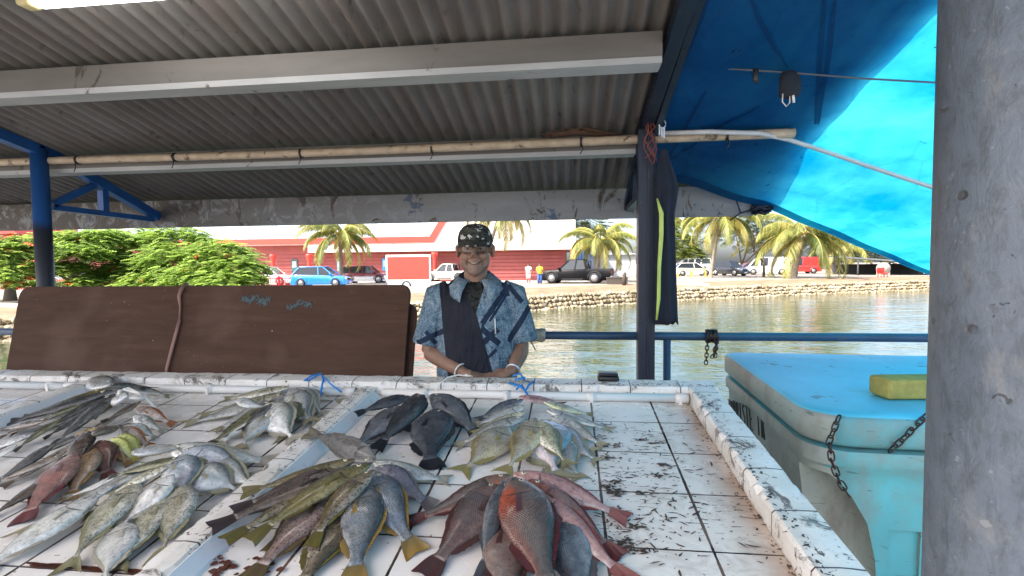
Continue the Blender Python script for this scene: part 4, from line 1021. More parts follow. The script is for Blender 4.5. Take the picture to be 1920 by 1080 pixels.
C_+=[('olive_silver',(830,520),(420,780),.06,.01,.28,'deep',-1,'grey olive fish half hidden left of the white pink edged fish'),
('silver',(620,590),(180,850),.05,.0,.20,'slim',-1,'silver slim fish above the long white bellied one'),
('white',(800,470),(300,680),.045,.0,.16,'slim',-1,'pale long fish just in front of the reef fish'),
('silver',(1080,470),(1420,620),.035,.0,.40,'deep',1,'grey silver fish under the blue silver one by the divider')]
for m,h,t,l0,l1,rt,kd,fl,lb in C_: fish(m,z1(*h),z1(*t),(l0,l1),rt,kd,fl,.35,tail='fork',label=lb,grp=g)
# ---- pile B: reef fish
g='mixed reef fish in the left middle pile'
B_=[('brown',(330,540),(-90,790),.03,.0,.30,'snap',-1,'grey brown fish lowest on the left of the reef fish pile','trunc'),
('striped',(390,380),(10,610),.05,.0,.22,'slim',-1,'striped tan slim fish above the grey brown one','trunc'),
('dark',(300,370),(-60,600),.06,.0,.32,'snap',-1,'dark brown fish at the left of the reef fish pile','trunc'),
('tan',(520,290),(290,385),.07,.04,.30,'snap',-1,'yellow tan fish at the back left of the reef fish pile','trunc'),
('red',(400,430),(105,800),.05,.0,.44,'snap',-1,'pink red scaly fish with dark brown tail in the reef fish pile','trunc'),
('tan',(500,400),(360,680),.05,.0,.42,'snap',-1,'grey pink fish with orange edge right of the red fish','trunc'),
('brown',(460,310),(390,540),.08,.03,.40,'snap',1,'brown orange fish on top of the red one','trunc'),
('brown',(750,150),(540,260),.08,.05,.34,'snap',-1,'brown fish lying between the two left piles','trunc'),
('brown',(500,330),(670,270),.085,.06,.48,'snap',1,'dark rough brown fish crosswise in the middle of the reef fish pile','trunc'),
('redstripe',(530,360),(580,560),.06,.0,.50,'snap',1,'red brown striped fish in front of the yellow ones','trunc'),
('tan',(580,370),(690,490),.05,.0,.40,'snap',1,'small brown fish between the striped fish and the yellow ones','trunc'),
('orangewhite',(720,185),(930,275),.05,.0,.34,'snap',1,'white fish with orange back, furthest back in the row of small fish','trunc'),
('white',(710,225),(880,310),.05,.0,.42,'snap',1,'white and grey fish, second from the back in the row of small fish','trunc'),
('white',(690,270),(835,350),.05,.0,.42,'snap',1,'white fish in the middle of the row of small fish','trunc'),
('orangewhite',(640,290),(810,395),.055,.0,.42,'snap',1,'orange and white fish in the row of small fish','trunc'),
('yellow',(635,325),(770,440),.06,.0,.44,'snap',1,'yellow fish, second from the front in the row of small fish','trunc'),
('yellow',(590,345),(725,470),.065,.0,.44,'snap',1,'yellow white fish with black spots, frontmost in the row of small fish','trunc')]
B_+=[('dark',(430,330),(130,470),.065,.01,.26,'snap',-1,'blackish fish behind the striped tan one','trunc'),
('striped',(330,440),(-60,600),.045,.0,.22,'slim',-1,'second striped fish below the striped tan slim one','trunc'),
('brown',(440,390),(180,600),.045,.0,.32,'snap',-1,'brown fish squeezed between the red fish and the striped one','trunc'),
('brown',(620,230),(430,330),.05,.02,.34,'snap',-1,'brown slim fish behind the rough brown crosswise one','trunc')]
for m,h,t,l0,l1,rt,kd,fl,lb,tl in B_: fish(m,z1(*h),z1(*t),(l0,l1),rt,kd,fl,.4,tail=tl,label=lb,grp=g)
# ---- pile A
g='long dark fish in the far left pile'
A_=[('white',(150,330),(-60,420),.03,.0,.34,'slim',-1,'white bellied fish at the left picture edge below the long dark ones','trunc'),
('white',(90,380),(-60,480),.02,.0,.40,'slim',-1,'small pale fish lowest at the left picture edge','trunc'),
('striped',(300,220),(-20,350),.04,.0,.22,'slim',-1,'tan striped slim fish in the far left pile','fork'),
('darkolive',(330,240),(70,420),.05,.0,.26,'slim',-1,'dark green fish with tail towards the camera in the far left pile','trunc'),
('silver',(660,70),(920,125),.05,.0,.26,'slim',1,'pale green silver fish with forked tail at the right of the far left pile','fork'),
('silver',(590,60),(440,20),.05,.03,.30,'slim',-1,'pale tail and body of a fish behind the big dark one','fork'),
('olive',(620,140),(500,245),.06,.02,.36,'deep',-1,'small olive fish below the white head in the far left pile','trunc'),
('olive',(560,80),(60,250),.07,.0,.15,'slim',-1,'olive green slim fish along the back of the far left pile','fork'),
('dark',(600,90),(-10,275),.08,.0,.16,'slim',-1,'long blackish fish along the far left pile','fork'),
('dark',(590,70),(830,75),.10,.03,.42,'snap',1,'big dark grey fish at the back of the far left pile','fork'),
('dark',(610,110),(260,400),.09,.01,.24,'slim',-1,'long dark grey fish with tail pointing down towards the reef fish','fork'),
('white',(680,120),(560,150),.10,.07,.55,'deep',-1,'white silver head beside the white cord','trunc')]
A_+=[('dark',(560,120),(190,320),.055,.0,.20,'slim',-1,'blackish slim fish between the long black one and the long dark grey one','fork'),
('darkolive',(450,160),(40,330),.045,.0,.20,'slim',-1,'green grey slim fish under the long blackish one','fork'),
('dark',(480,200),(230,350),.05,.0,.28,'slim',-1,'short dark fish just left of the small olive fish','trunc'),
('striped',(250,250),(-60,310),.05,.0,.20,'slim',-1,'brown striped fish near the left picture edge','fork')]
for m,h,t,l0,l1,rt,kd,fl,lb,tl in A_: fish(m,z1(*h),z1(*t),(l0,l1),rt,kd,fl,.4,tail=tl,label=lb,grp=g)
# ================================================================== the fish seller
def m_skin(name,base):
    t=NT(name);c=t.co();n=t.noise(c,14,5,.6)
    cc=t.ramp(n,(.3,tuple(v*.78 for v in base)),(.7,tuple(v*1.15 for v in base)))
    cc=t.mix(t.ramp(t.noise(c,55,3,.6),(.66,0),(.72,.5)),cc,tuple(v*.5 for v in base))
    x,y,z=t.sep(c);st=t.math('MULTIPLY',t.math('MULTIPLY',t.ramp(t.math('SUBTRACT',z,.9),(.585,0),(.62,1),(.655,1),(.675,0)),t.math('LESS_THAN',y,-.04)),t.ramp(t.noise(c,160,2),(.4,.2),(.6,.65)))
    cc=t.mix(st,cc,(.16,.125,.11))
    w=t.wave(t.mapp(c,(1,1,1.4)),55,6,3,1.5,'Z')
    return t.pbsdf(cc,.48,0,t.bump(t.math('ADD',t.math('MULTIPLY',w,.35),t.noise(c,90,3)),.22,.004),.45,sss=.12)
M_SKIN=m_skin('tanned_skin',(.275,.155,.108))
def m_shirt():
    t=NT('print_shirt');c=t.co();x,y,z=t.sep(c)
    n=t.noise(c,22,6,.7,1.2)
    cell=t.vor(c,70,'DISTANCE_TO_EDGE',1.0);cel2=t.vor(c,110,'F1',1.0)
    col=t.ramp(n,(.30,(.028,.055,.090)),(.46,(.075,.135,.19)),(.60,(.17,.235,.29)),(.74,(.34,.40,.44)))
    col=t.mix(t.ramp(cell,(.02,.4),(.10,0)),col,(.36,.44,.50))
    col=t.mix(t.ramp(cel2,(.16,.55),(.28,0)),col,(.03,.065,.11))
    def band(px,pz,ang,hw,l0,l1):
        ca,sa=math.cos(ang),math.sin(ang)
        dx=t.math('SUBTRACT',x,px);dz=t.math('SUBTRACT',z,pz)
        al=t.math('ADD',t.math('MULTIPLY',dx,ca),t.math('MULTIPLY',dz,sa))
        ac=t.math('ABSOLUTE',t.math('SUBTRACT',t.math('MULTIPLY',dz,ca),t.math('MULTIPLY',dx,sa)))
        ac=t.math('ADD',ac,t.math('MULTIPLY',t.math('SUBTRACT',t.noise(c,30,2),.5),.006))
        return t.math('MULTIPLY',t.math('LESS_THAN',ac,hw),t.math('MULTIPLY',t.math('GREATER_THAN',al,l0),t.math('LESS_THAN',al,l1)))
    tot=None
    for a in ((.085,1.335,.95,.013,-.085,.12),(.105,1.325,.98,.006,-.06,.08),(.075,1.205,-.75,.014,-.055,.06),(.075,1.205,.72,.014,-.05,.05),(.215,1.255,1.0,.014,-.10,.10),(.15,1.43,-1.35,.013,-.035,.04),(.06,1.10,.75,.008,-.05,.06),(.02,1.17,1.35,.006,-.15,.14),(-.225,1.195,.42,.013,-.07,.08),(-.215,1.185,-.95,.010,-.05,.03),(.20,1.40,-.9,.012,-.06,.05)):
        b_=band(*a);tot=b_ if tot is None else t.math('MAXIMUM',tot,b_)
    col=t.mix(tot,col,(.018,.030,.06))
    front=t.math('LESS_THAN',y,.03)
    # plain navy panel on the left half of the front, bounded by the buttoned edge
    edge=t.math('MULTIPLY_ADD',t.math('SUBTRACT',1.31,z),.27,.010)
    lft=t.math('LESS_THAN',x,edge)
    seam=t.math('MULTIPLY_ADD',t.math('SUBTRACT',1.44,z),.10,-.178)
    pl=t.math('MULTIPLY',t.math('MULTIPLY',lft,t.math('GREATER_THAN',x,seam)),front)
    col=t.mix(pl,col,t.ramp(t.noise(c,5,4),(.3,(.012,.014,.022)),(.7,(.024,.026,.036))))
    # open neck with the dark undershirt
    dz=t.math('SUBTRACT',z,1.305)
    vv=t.math('MULTIPLY',t.math('MULTIPLY',t.math('LESS_THAN',t.math('ABSOLUTE',t.math('ADD',t.math('SUBTRACT',x,.004),t.math('MULTIPLY',dz,.05))),t.math('MULTIPLY',dz,.36)),front),t.math('LESS_THAN',y,-.03))
    col=t.mix(vv,col,t.ramp(t.noise(c,26,3,.6,1),(.45,(.010,.011,.011)),(.56,(.035,.04,.034)),(.62,(.012,.012,.012))))
    ed=t.math('MULTIPLY',t.math('LESS_THAN',t.math('ABSOLUTE',t.math('SUBTRACT',x,edge)),.005),front)
    fold=t.noise(t.mapp(c,(1,1,.5),(0,.5,0)),9,3,.5,.6);fold=t.math('ADD',fold,t.math('MULTIPLY',t.noise(t.mapp(c,(1.6,1,.45),(0,.9,0)),13,2,.5,1.2),.8))
    return t.pbsdf(col,.85,0,t.bump(t.math('ADD',t.math('ADD',fold,t.math('MULTIPLY',ed,.3)),t.math('MULTIPLY',t.noise(c,120,2),.06)),.7,.045),.2)
man=thing('person',(-.475,2.52,0),'old man in camouflage cap, glasses and half navy half blue print shirt behind the table','person')
man.rotation_euler=(0,0,math.radians(7))
def msub(mb,name,m,par=None,fixn=True):
    o=mb.build(name,m,None,None,fixn);o.parent=par or man;return o
b=MB()
Hd=V((0,-.02,0))   # head pushed a little forward
def E_(c,r,M=None): b.sphere(V(c)+Hd,r,0,20,14,M)
E_((0,0,1.652),(.078,.098,.090));E_((0,-.018,1.588),(.061,.074,.080));E_((0,-.066,1.518),(.033,.030,.026));E_((0,-.04,1.538),(.050,.048,.038))
for s in (-1,1):
    E_((.037*s,-.064,1.592),(.027,.026,.026));E_((.053*s,-.03,1.572),(.021,.038,.048));E_((.036*s,-.080,1.641),(.026,.014,.010))
    E_((.086*s,.004,1.618),(.010,.022,.036),Matrix.Rotation(.35*s,3,'Z'));E_((.090*s,.010,1.630),(.009,.018,.020),Matrix.Rotation(.5*s,3,'Z'))
b.tube([Hd+V(p) for p in ((0,-.088,1.640),(0,-.106,1.615),(0,-.120,1.590))],[.009,.012,.016],10)
E_((-.016,-.102,1.586),(.011,.011,.009));E_((.016,-.102,1.586),(.011,.011,.009))
b.tube([Hd+V(p) for p in ((-.028,-.078,1.566),(-.012,-.090,1.5605),(0,-.092,1.561),(.012,-.090,1.5605),(.028,-.078,1.566))],[.003,.0055,.006,.0055,.003],8)
b.tube([Hd+V(p) for p in ((-.026,-.076,1.557),(-.012,-.088,1.5465),(0,-.090,1.545),(.012,-.088,1.5465),(.026,-.076,1.557))],[.003,.0055,.006,.0055,.003],8)
b.tube([(0,.005,1.38),(0,-.005,1.47),(0,-.018,1.55)],[.078,.060,.057],16)
for s in (-1,1): b.tube([(.012*s,-.045,1.44),(.030*s,-.035,1.50),(.048*s,-.02,1.57)],[.010,.010,.010],8)
def ell(z,w,d,yc=0,xc=0,n=28): return [V((xc+math.cos(a)*w,yc+math.sin(a)*d,z)) for a in [2*PI*i/n for i in range(n)]]
b.loft([ell(.88,.165,.115),ell(1.0,.165,.120,-.01),ell(1.12,.165,.115,-.005),ell(1.28,.172,.110),ell(1.36,.150,.095),ell(1.43,.09,.072),ell(1.47,.06,.055)])
arm=lambda pts,rs:b.tube([V(p) for p in pts],rs,14)
SL,EL,WL=V((-.196,.0,1.395)),V((-.240,-.02,1.11)),V((-.045,-.175,1.032))
SR,ER,WR=V((.192,.0,1.395)),V((.228,-.015,1.12)),V((.178,-.170,1.040))
def limb(a,m,w):
    arm([a,a.lerp(m,.35),a.lerp(m,.75),m],[.052,.047,.041,.038]);arm([m,m.lerp(w,.25),m.lerp(w,.65),w],[.038,.041,.034,.025])
limb(SL,EL,WL);limb(SR,ER,WR)
def hand(w,d,side,up):
    d=V(d).normalized();up=V(up);up=(up-d*up.dot(d)).normalized();s=d.cross(up)*side
    M=Matrix((d,s,up)).transposed()
    b.sphere(w+d*.050,(.052,.040,.015),0,16,10,M);b.tube([w-d*.01,w+d*.03],[.024,.026],12)
    for k,(o,l) in enumerate(((-.030,.070),(-.010,.080),(.010,.075),(.029,.058))):
        p0=w+d*.080+s*o
        b.tube([p0,p0+d*l*.4+s*o*.12+up*.006,p0+d*l*.75+s*o*.15-up*.004,p0+d*l*.98+s*o*.15-up*.018],[.0098,.0092,.0085,.0070],9)
    p0=w+d*.03-s*.034
    b.tube([p0,p0+d*.028-s*.020,p0+d*.055-s*.024-up*.008,p0+d*.075-s*.020-up*.014],[.014,.0115,.010,.008],9)
hand(WL,(.96,-.22,-.16),1,(0,-.15,1));hand(WR,(-.93,-.30,-.20),-1,(0,-.15,1))
for s in (-1,1):
    b.tube([(.085*s,0,.92),(.095*s,-.01,.50),(.10*s,.01,.10)],[.085,.062,.045],14)
    b.sphere((.10*s,-.05,.045),(.045,.12,.042),0,16,8)
body=remesh(msub(b,'body',M_SKIN),.0052,2)
# shirt
def tilt(r,k): return [V((p.x,p.y,p.z+p.y*k)) for p in r]
b=MB()
b.loft([ell(.93,.204,.150,-.005),ell(1.02,.204,.152,-.01),ell(1.12,.202,.148,-.008),ell(1.25,.206,.145),ell(1.33,.202,.132),ell(1.405,.184,.112),tilt(ell(1.462,.132,.092),.18),tilt(ell(1.496,.084,.074),.5)])
def sleeve(a,m,sx):
    e=a.lerp(m,.86)
    b.tube([a+V((-.06*sx,0,.022)),a+V((0,0,.002)),a.lerp(m,.3)+V((.006*sx,0,0)),a.lerp(m,.6)+V((.014*sx,0,0)),e+V((.020*sx,0,0))],[.058,.066,.066,.068,.071],20)
sleeve(SL,EL,-1);sleeve(SR,ER,1)
shirt=remesh(msub(b,'shirt',m_shirt()),.0058,3)
# hollow the sleeve ends so that they read as openings
def collar(s):
    b=MB();pts=[]
    for k in range(9):
        a=PI*.5-s*(k/8)*PI*.92
        rx,ry=.069,.064
        pts.append((math.cos(a)*rx,math.sin(a)*ry-.002,a))
    rows=[[],[],[],[]]
    for k,(x,y,a) in enumerate(pts):
        f=k/8;dp=.045*f**1.5;rows[0].append(V((x*1.05+s*.006*f,y*1.05,1.496-.035*f)));rows[1].append(V((x*1.16+s*.012*f,y*1.16-.006*f,1.520-.045*f)))
        o=1.50+.24*f;rows[2].append(V((x*o+s*.030*f,y*o-.024*f,1.484-.052*f-dp*.3)));rows[3].append(V((x*o*1.03+s*.040*f**2,y*o*1.05-.026*f,1.475-.060*f-dp)))
    b.loft(rows,0,False,True,False);o=msub(b,'collar',M_COLLAR);m=o.modifiers.new('s','SOLIDIFY');m.thickness=.004;apply_mods(o)
    for p in o.data.polygons:p.use_smooth=True
t=NT('collar_print');c=t.co();n=t.noise(c,30,5,.7,1)
M_COLLAR=t.pbsdf(t.ramp(n,(.32,(.05,.08,.12)),(.5,(.15,.22,.28)),(.68,(.32,.38,.43))),.85)
collar(1);collar(-1)
b=MB();b.tube([(.095,-.125,1.235),(.155,-.110,1.235),(.155,-.118,1.14),(.095,-.132,1.14),(.095,-.125,1.235)],.0022,5);msub(b,'pocket_edge',M_COLLAR)
b=MB();b.tube([(.098,-.137,1.29),(.100,-.136,1.215)],.0035,8);msub(b,'pen',simple('pen_white',(.7,.7,.7),.3))
b=MB()
for s in (-1,1): b.tube([(.085*s,0,.97),(.095*s,-.01,.50),(.10*s,.01,.07)],[.112,.085,.075],16)
b.loft([ell(.86,.172,.122),ell(.96,.176,.126),ell(.985,.172,.122)]);msub(b,'trousers',simple('dark_trousers',(.03,.032,.04),.9))
# cap
b=MB();rings=[];cz=1.662;ry=.106;rx=.089
for k in range(11):
    a=k/10*PI/2;z=cz+.090*math.sin(a)**1.0;q=max(.02,math.cos(a)**.62)
    rings.append([V((math.cos(t_)*rx*q,math.sin(t_)*ry*q-.012,z)) for t_ in [2*PI*i/32 for i in range(32)]])
b.loft([[p-V((0,0,.004)) for p in rings[0]]]+rings)
b.sphere((0,-.012,cz+.090),(.007,.007,.004))
t=NT('camouflage_cloth');c=t.co();n=t.noise(t.mapp(c,(1,1,1.6)),19,3,.55,.7);n2=t.noise(t.mapp(c,(1,1,1.5),loc=(3,1,2)),24,3,.5,.5)
cc=t.ramp(n,(.44,(.012,.012,.012)),(.47,(.06,.055,.042)),(.54,(.035,.038,.032)),(.58,(.008,.008,.008)));cc=t.mix(t.ramp(n2,(.565,0),(.585,1)),cc,(.46,.46,.44))
M_CAMO=t.pbsdf(cc,.9,0,t.bump(t.noise(c,150,2),.2,.002))
cap=msub(b,'cap',M_CAMO)
b=MB();rows=[]
for j in range(5):
    f=j/4;row=[]
    for i in range(17):
        a=-PI*.5+(i/16-.5)*PI*.80;e=1+f*.50*math.cos((i/16-.5)*PI*.95)
        row.append(V((math.cos(a)*rx*(1+.03*f),math.sin(a)*ry*e-.012,cz+.004-.024*f*(.5+.5*math.cos((i/16-.5)*PI))-.020*((i/16-.5)*2)**2*f-.004*f)))
    rows.append(row)
b.loft(rows,0,False,True,False);o=msub(b,'brim',M_CAMO,cap);m=o.modifiers.new('s','SOLIDIFY');m.thickness=.004;apply_mods(o)
# hair at the temples, eyes, mouth, glasses
b=MB()
for s in (-1,1):
    for k in range(5): b.sphere((.078*s,-.005+.018*k-.03,1.650-.008*(k%2)),(.006,.013,.017))
b.sphere((0,.070,1.615),(.066,.020,.035));msub(b,'hair',simple('grey_hair',(.30,.29,.28),.8,0,.3,80,.5))
for s in (-1,1):
    b=MB();b.sphere(Hd+V((.031*s,-.080,1.625)),(.0105,.009,.0048),0,14,10);b.sphere(Hd+V((.031*s,-.0885,1.625)),(.0050,.003,.0044),1,10,8);msub(b,'eye',[simple('eye_white',(.34,.28,.24),.2,0,.05),M_EYEB])
    b=MB();b.tube([Hd+V((.031*s+dx,-.094+.010*abs(dx)/.02,1.648-.10*dx*dx*30)) for dx in (-.02,-.008,.006,.02)],.0035,6);msub(b,'eyebrow',simple('grey_brow',(.20,.17,.15),.9))
b=MB();b.tube([Hd+V(p) for p in ((-.032,-.076,1.566),(-.016,-.0895,1.5545),(0,-.0935,1.552),(.016,-.0895,1.5545),(.032,-.076,1.566))],[.002,.0038,.0045,.0038,.002],8);mo=msub(b,'mouth',simple('mouth_dark',(.055,.018,.016),.5))
b=MB();b.tube([Hd+V(p) for p in ((-.017,-.0915,1.5575),(0,-.0962,1.5555),(.017,-.0915,1.5575))],[.0015,.0022,.0015],6);msub(b,'teeth',simple('teeth_ivory',(.55,.48,.38),.3,0,.1,90),mo)
for s in (-1,1):   # smile creases
    b=MB();b.tube([Hd+V(p) for p in ((.018*s,-.087,1.611),(.030*s,-.089,1.606),(.043*s,-.078,1.609))],[.0010,.0020,.0010],6);msub(b,'eye_bag',simple('skin_fold',(.13,.065,.05),.6))
    b=MB();b.tube([Hd+V(p) for p in ((.019*s,-.090,1.590),(.034*s,-.083,1.574),(.040*s,-.072,1.556),(.038*s,-.066,1.543))],[.0012,.002,.002,.001],6);msub(b,'smile_crease',simple('skin_fold',(.13,.065,.05),.6))
gl=MB()
def lens(s,inset):
    pts=[];w,h=.027-inset,.0195-inset
    for k in range(24):
        a=2*PI*k/24;ca,sa=math.cos(a),math.sin(a);e=.62
        pts.append(Hd+V((.032*s+w*abs(ca)**e*(1 if ca>0 else -1),-.108+.010*abs((.032+s*.0+ (w*ca*s))/.06)**2,1.624+h*abs(sa)**e*(1 if sa>0 else -1))))
    return pts
for s in (-1,1):
    p=lens(s,0);gl.tube(p+[p[0]],.0024,6)
    gl.tube([Hd+V((.058*s,-.101,1.634)),Hd+V((.078*s,-.06,1.636)),Hd+V((.088*s,-.0,1.634))],.0025,6)
gl.tube([Hd+V((-.007,-.108,1.630)),Hd+V((0,-.111,1.633)),Hd+V((.007,-.108,1.630))],.0024,6)
gls=msub(gl,'glasses',simple('brown_frames',(.045,.02,.018),.25))
t=NT('lens_glass');tr=t.n('ShaderNodeBsdfTransparent');tr.inputs[0].default_value=(.72,.70,.70,1);gs=t.n('ShaderNodeBsdfGlossy');gs.inputs['Roughness'].default_value=.08
mx=t.n('ShaderNodeMixShader');mx.inputs[0].default_value=.05;t.l(tr.outputs[0],mx.inputs[1]);t.l(gs.outputs[0],mx.inputs[2]);t.l(mx.outputs[0],t.out.inputs[0])
for s in (-1,1):
    b=MB();p=lens(s,.002);b.add(p,[tuple(range(24))]);msub(b,'lens',t.mat,gls)
def ringat(p,d,r,th,name,m,n=20):
    b=MB();d=V(d).normalized();u=d.cross(V((0,0,1))).normalized();w=d.cross(u)
    b.tube([V(p)+u*math.cos(a)*r+w*math.sin(a)*r for a in [2*PI*i/n for i in range(n+1)]],th,8);return msub(b,name,m)
ringat(WL.lerp(EL,.13),WL-EL,.036,.004,'bangle',simple('white_bangle',(.72,.70,.64),.4))
ringat(WR.lerp(ER,.08),WR-ER,.030,.006,'watch',simple('silver_watch',(.62,.64,.68),.25,.6))
# ================================================================== water, far bank, town
def m_water():
    t=NT('harbour_water');c=t.co()
    w=t.mapp(c,(1,1.55,1),(0,0,-.22))
    a=t.noise(w,1.5,3,.55,.5);b_=t.noise(w,.42,3,.5,.4);d=t.noise(w,5.2,2,.5)
    h=t.math('ADD',t.math('ADD',t.math('MULTIPLY',a,.5),t.math('MULTIPLY',b_,1.7)),t.math('MULTIPLY',d,.10))
    col=t.ramp(t.noise(c,.16,3),(.3,(.028,.046,.022)),(.7,(.050,.072,.036)))
    t.pbsdf(col,.06,0,t.bump(h,.26,.2),.5);t.p.inputs['IOR'].default_value=1.42;return t.mat
def m_ground():
    t=NT('dusty_ground');c=t.co()
    cc=t.ramp(t.noise(c,.25,6,.65),(.3,(.24,.20,.155)),(.7,(.34,.295,.24)))
    cc=t.mix(t.ramp(t.noise(c,1.6,6,.7),(.52,0),(.66,.5)),cc,(.20,.16,.11))
    return t.pbsdf(cc,.9,0,t.bump(t.noise(c,6,5,.7),.4,.03))
def m_dirt():
    t=NT('bank_dirt');c=t.co()
    cc=t.ramp(t.noise(c,.9,7,.7,.3),(.28,(.15,.095,.055)),(.5,(.25,.165,.095)),(.74,(.33,.235,.15)))
    cc=t.mix(t.ramp(t.noise(c,.35,4,.6),(.58,0),(.7,.6)),cc,(.14,.16,.06))
    return t.pbsdf(cc,.95,0,t.bump(t.noise(c,5,6,.75),.7,.08))
def m_stone():
    t=NT('bank_stone');c=t.co();rn=t.noise(c,1.7,1)
    cc=t.ramp(rn,(.32,(.22,.17,.10)),(.5,(.34,.27,.17)),(.68,(.44,.38,.27)))
    cc=t.mix(t.ramp(t.noise(c,6,6,.7),(.5,0),(.68,.6)),cc,(.15,.125,.08))
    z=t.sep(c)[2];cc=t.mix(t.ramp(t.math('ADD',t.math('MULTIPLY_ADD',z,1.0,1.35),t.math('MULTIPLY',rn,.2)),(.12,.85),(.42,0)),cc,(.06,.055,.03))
    return t.pbsdf(cc,.9,0,t.bump(t.noise(c,9,5),.5,.03))
b=MB();b.add([(-400,4.24,-1.2),(500,4.24,-1.2),(500,500,-1.2),(-400,500,-1.2)],[(0,1,2,3)]);struct(b.build('water',m_water()))
WL_=[(-160,-30),(-60,.5),(-34,10.2),(-21.2,16.9),(-14,20.6),(-7.4,24.6),(-2.2,29.8),(2.8,34),(9,38.5),(19,44),(30,49.5),(60,62),(110,80),(260,130)]
def dense(pl,st=1.2):
    out=[]
    for a,c in zip(pl,pl[1:]):
        a=V((*a,0));c=V((*c,0));n=max(1,int((c-a).length/st)) if -70<a.x<110 else 1
        for i in range(n): out.append(a.lerp(c,i/n))
    out.append(V((*pl[-1],0)));return out
DL=dense(WL_);r2=random.Random(21)
def nrm(i):
    t_=(DL[min(i+1,len(DL)-1)]-DL[max(i-1,0)]).normalized();return V((-t_.y,t_.x,0))
rows=[]
for off,z,j in ((-.3,-1.9,0),(.0,-1.25,.05),(.45,-.42,.06),(.9,-.30,.05),(2.4,-.20,.04),(4.6,-.115,.02)):
    rows.append([p+nrm(i)*(off+r2.uniform(-j,j))+V((0,0,z+r2.uniform(-j,j)*.5)) for i,p in enumerate(DL)])
b=MB();b.loft(rows,0,False,True,False);struct(b.build('dirt_bank',m_dirt()))
b=MB();vs=[p+nrm(i)*4.5+V((0,0,-.118)) for i,p in enumerate(DL)];n=len(vs);vs2=[V((p.x*1.0,max(p.y+2,700),-.118)) for p in vs]
b.add(vs+vs2,[(i,i+1,n+i+1,n+i) for i in range(n-1)]);struct(b.build('ground',m_ground()))
# stones of the bank wall
b=MB();bm0=bmesh.new();bmesh.ops.create_icosphere(bm0,subdivisions=2,radius=1);bv=[v.co.copy() for v in bm0.verts];bf=[[v.index for v in f.verts] for f in bm0.faces];bm0.free()
for i,p in enumerate(DL[:-1]):
    if not(-36<p.x<62): continue
    nn=nrm(i);tt=V((nn.y,-nn.x,0));L=(DL[i+1]-p).length;d=p.length
    st=.30 if d<60 else .42
    for row in range(4 if d<60 else 3):
        s=0
        while s<L:
            z=-1.22+row*.255+r2.uniform(-.05,.05);q=p+tt*-(-s if False else -s)+nn*((z+1.22)*.52-.05);q=p-tt*(-1)*s*0+(DL[i+1]-p).normalized()*s+nn*((z+1.22)*.55-.04)
            sx,sy,sz=r2.uniform(.15,.24),r2.uniform(.12,.2),r2.uniform(.11,.18);R_=Matrix.Rotation(r2.uniform(0,6),3,'Z')@Matrix.Rotation(r2.uniform(-.4,.4),3,'X');ph=r2.uniform(0,9)
            b.add([q+V((0,0,z))+R_@V((v.x*sx,v.y*sy,v.z*sz))*(1+.16*math.sin(v.x*5+ph)*math.cos(v.z*4+ph*2)+.1*math.sin(v.y*7+ph)) for v in bv],bf,0,False)
            s+=st*r2.uniform(.75,1.2)
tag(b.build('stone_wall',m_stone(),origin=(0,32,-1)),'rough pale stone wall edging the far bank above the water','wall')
b=MB();e=at(1143,547,36.2);b.tube([e+V((0,-1.2,0)),e+V((0,1,0))],.18,14);tag(b.build('drain_outlet',M_BLACK,origin=e),'round black drain outlet in the stone bank wall','drain')
# ---------------------------------------------------------------- plants
def m_leaf(name,c1,c2,tr=.35,rough=.5):
    t=NT(name);c=t.co();n=t.noise(c,1.2,4,.6);k=t.noise(c,9,2,.5)
    cc=t.mix(t.math('MULTIPLY',k,.5),t.ramp(n,(.35,c1),(.65,c2)),tuple(x*.5 for x in c1))
    p=t.n('ShaderNodeBsdfPrincipled');t.l(cc,p.inputs['Base Color']);p.inputs['Roughness'].default_value=rough
    q=t.n('ShaderNodeBsdfTranslucent');t.l(cc,q.inputs[0]);mx=t.n('ShaderNodeMixShader');mx.inputs[0].default_value=tr
    t.l(p.outputs[0],mx.inputs[1]);t.l(q.outputs[0],mx.inputs[2]);t.l(mx.outputs[0],t.out.inputs[0]);return t.mat
M_PALM=[m_leaf('palm_leaf',(.16,.20,.04),(.34,.35,.09)),m_leaf('palm_leaf_yellow',(.34,.30,.07),(.52,.46,.15)),m_leaf('palm_leaf_dark',(.09,.13,.03),(.20,.24,.06))]
M_TRUNK=simple('palm_bark',(.27,.225,.17),.95,0,.25,3,.8,.03);M_BARK=simple('tree_bark',(.14,.11,.08),.95,0,.25,3,.8,.03)
M_FLAME=m_leaf('flame_tree_leaf',(.25,.39,.06),(.40,.54,.13),.58);M_FLOWER=simple('orange_blossom',(.75,.10,.03),.6);M_COCO=simple('coconut_husk',(.42,.34,.07),.5)
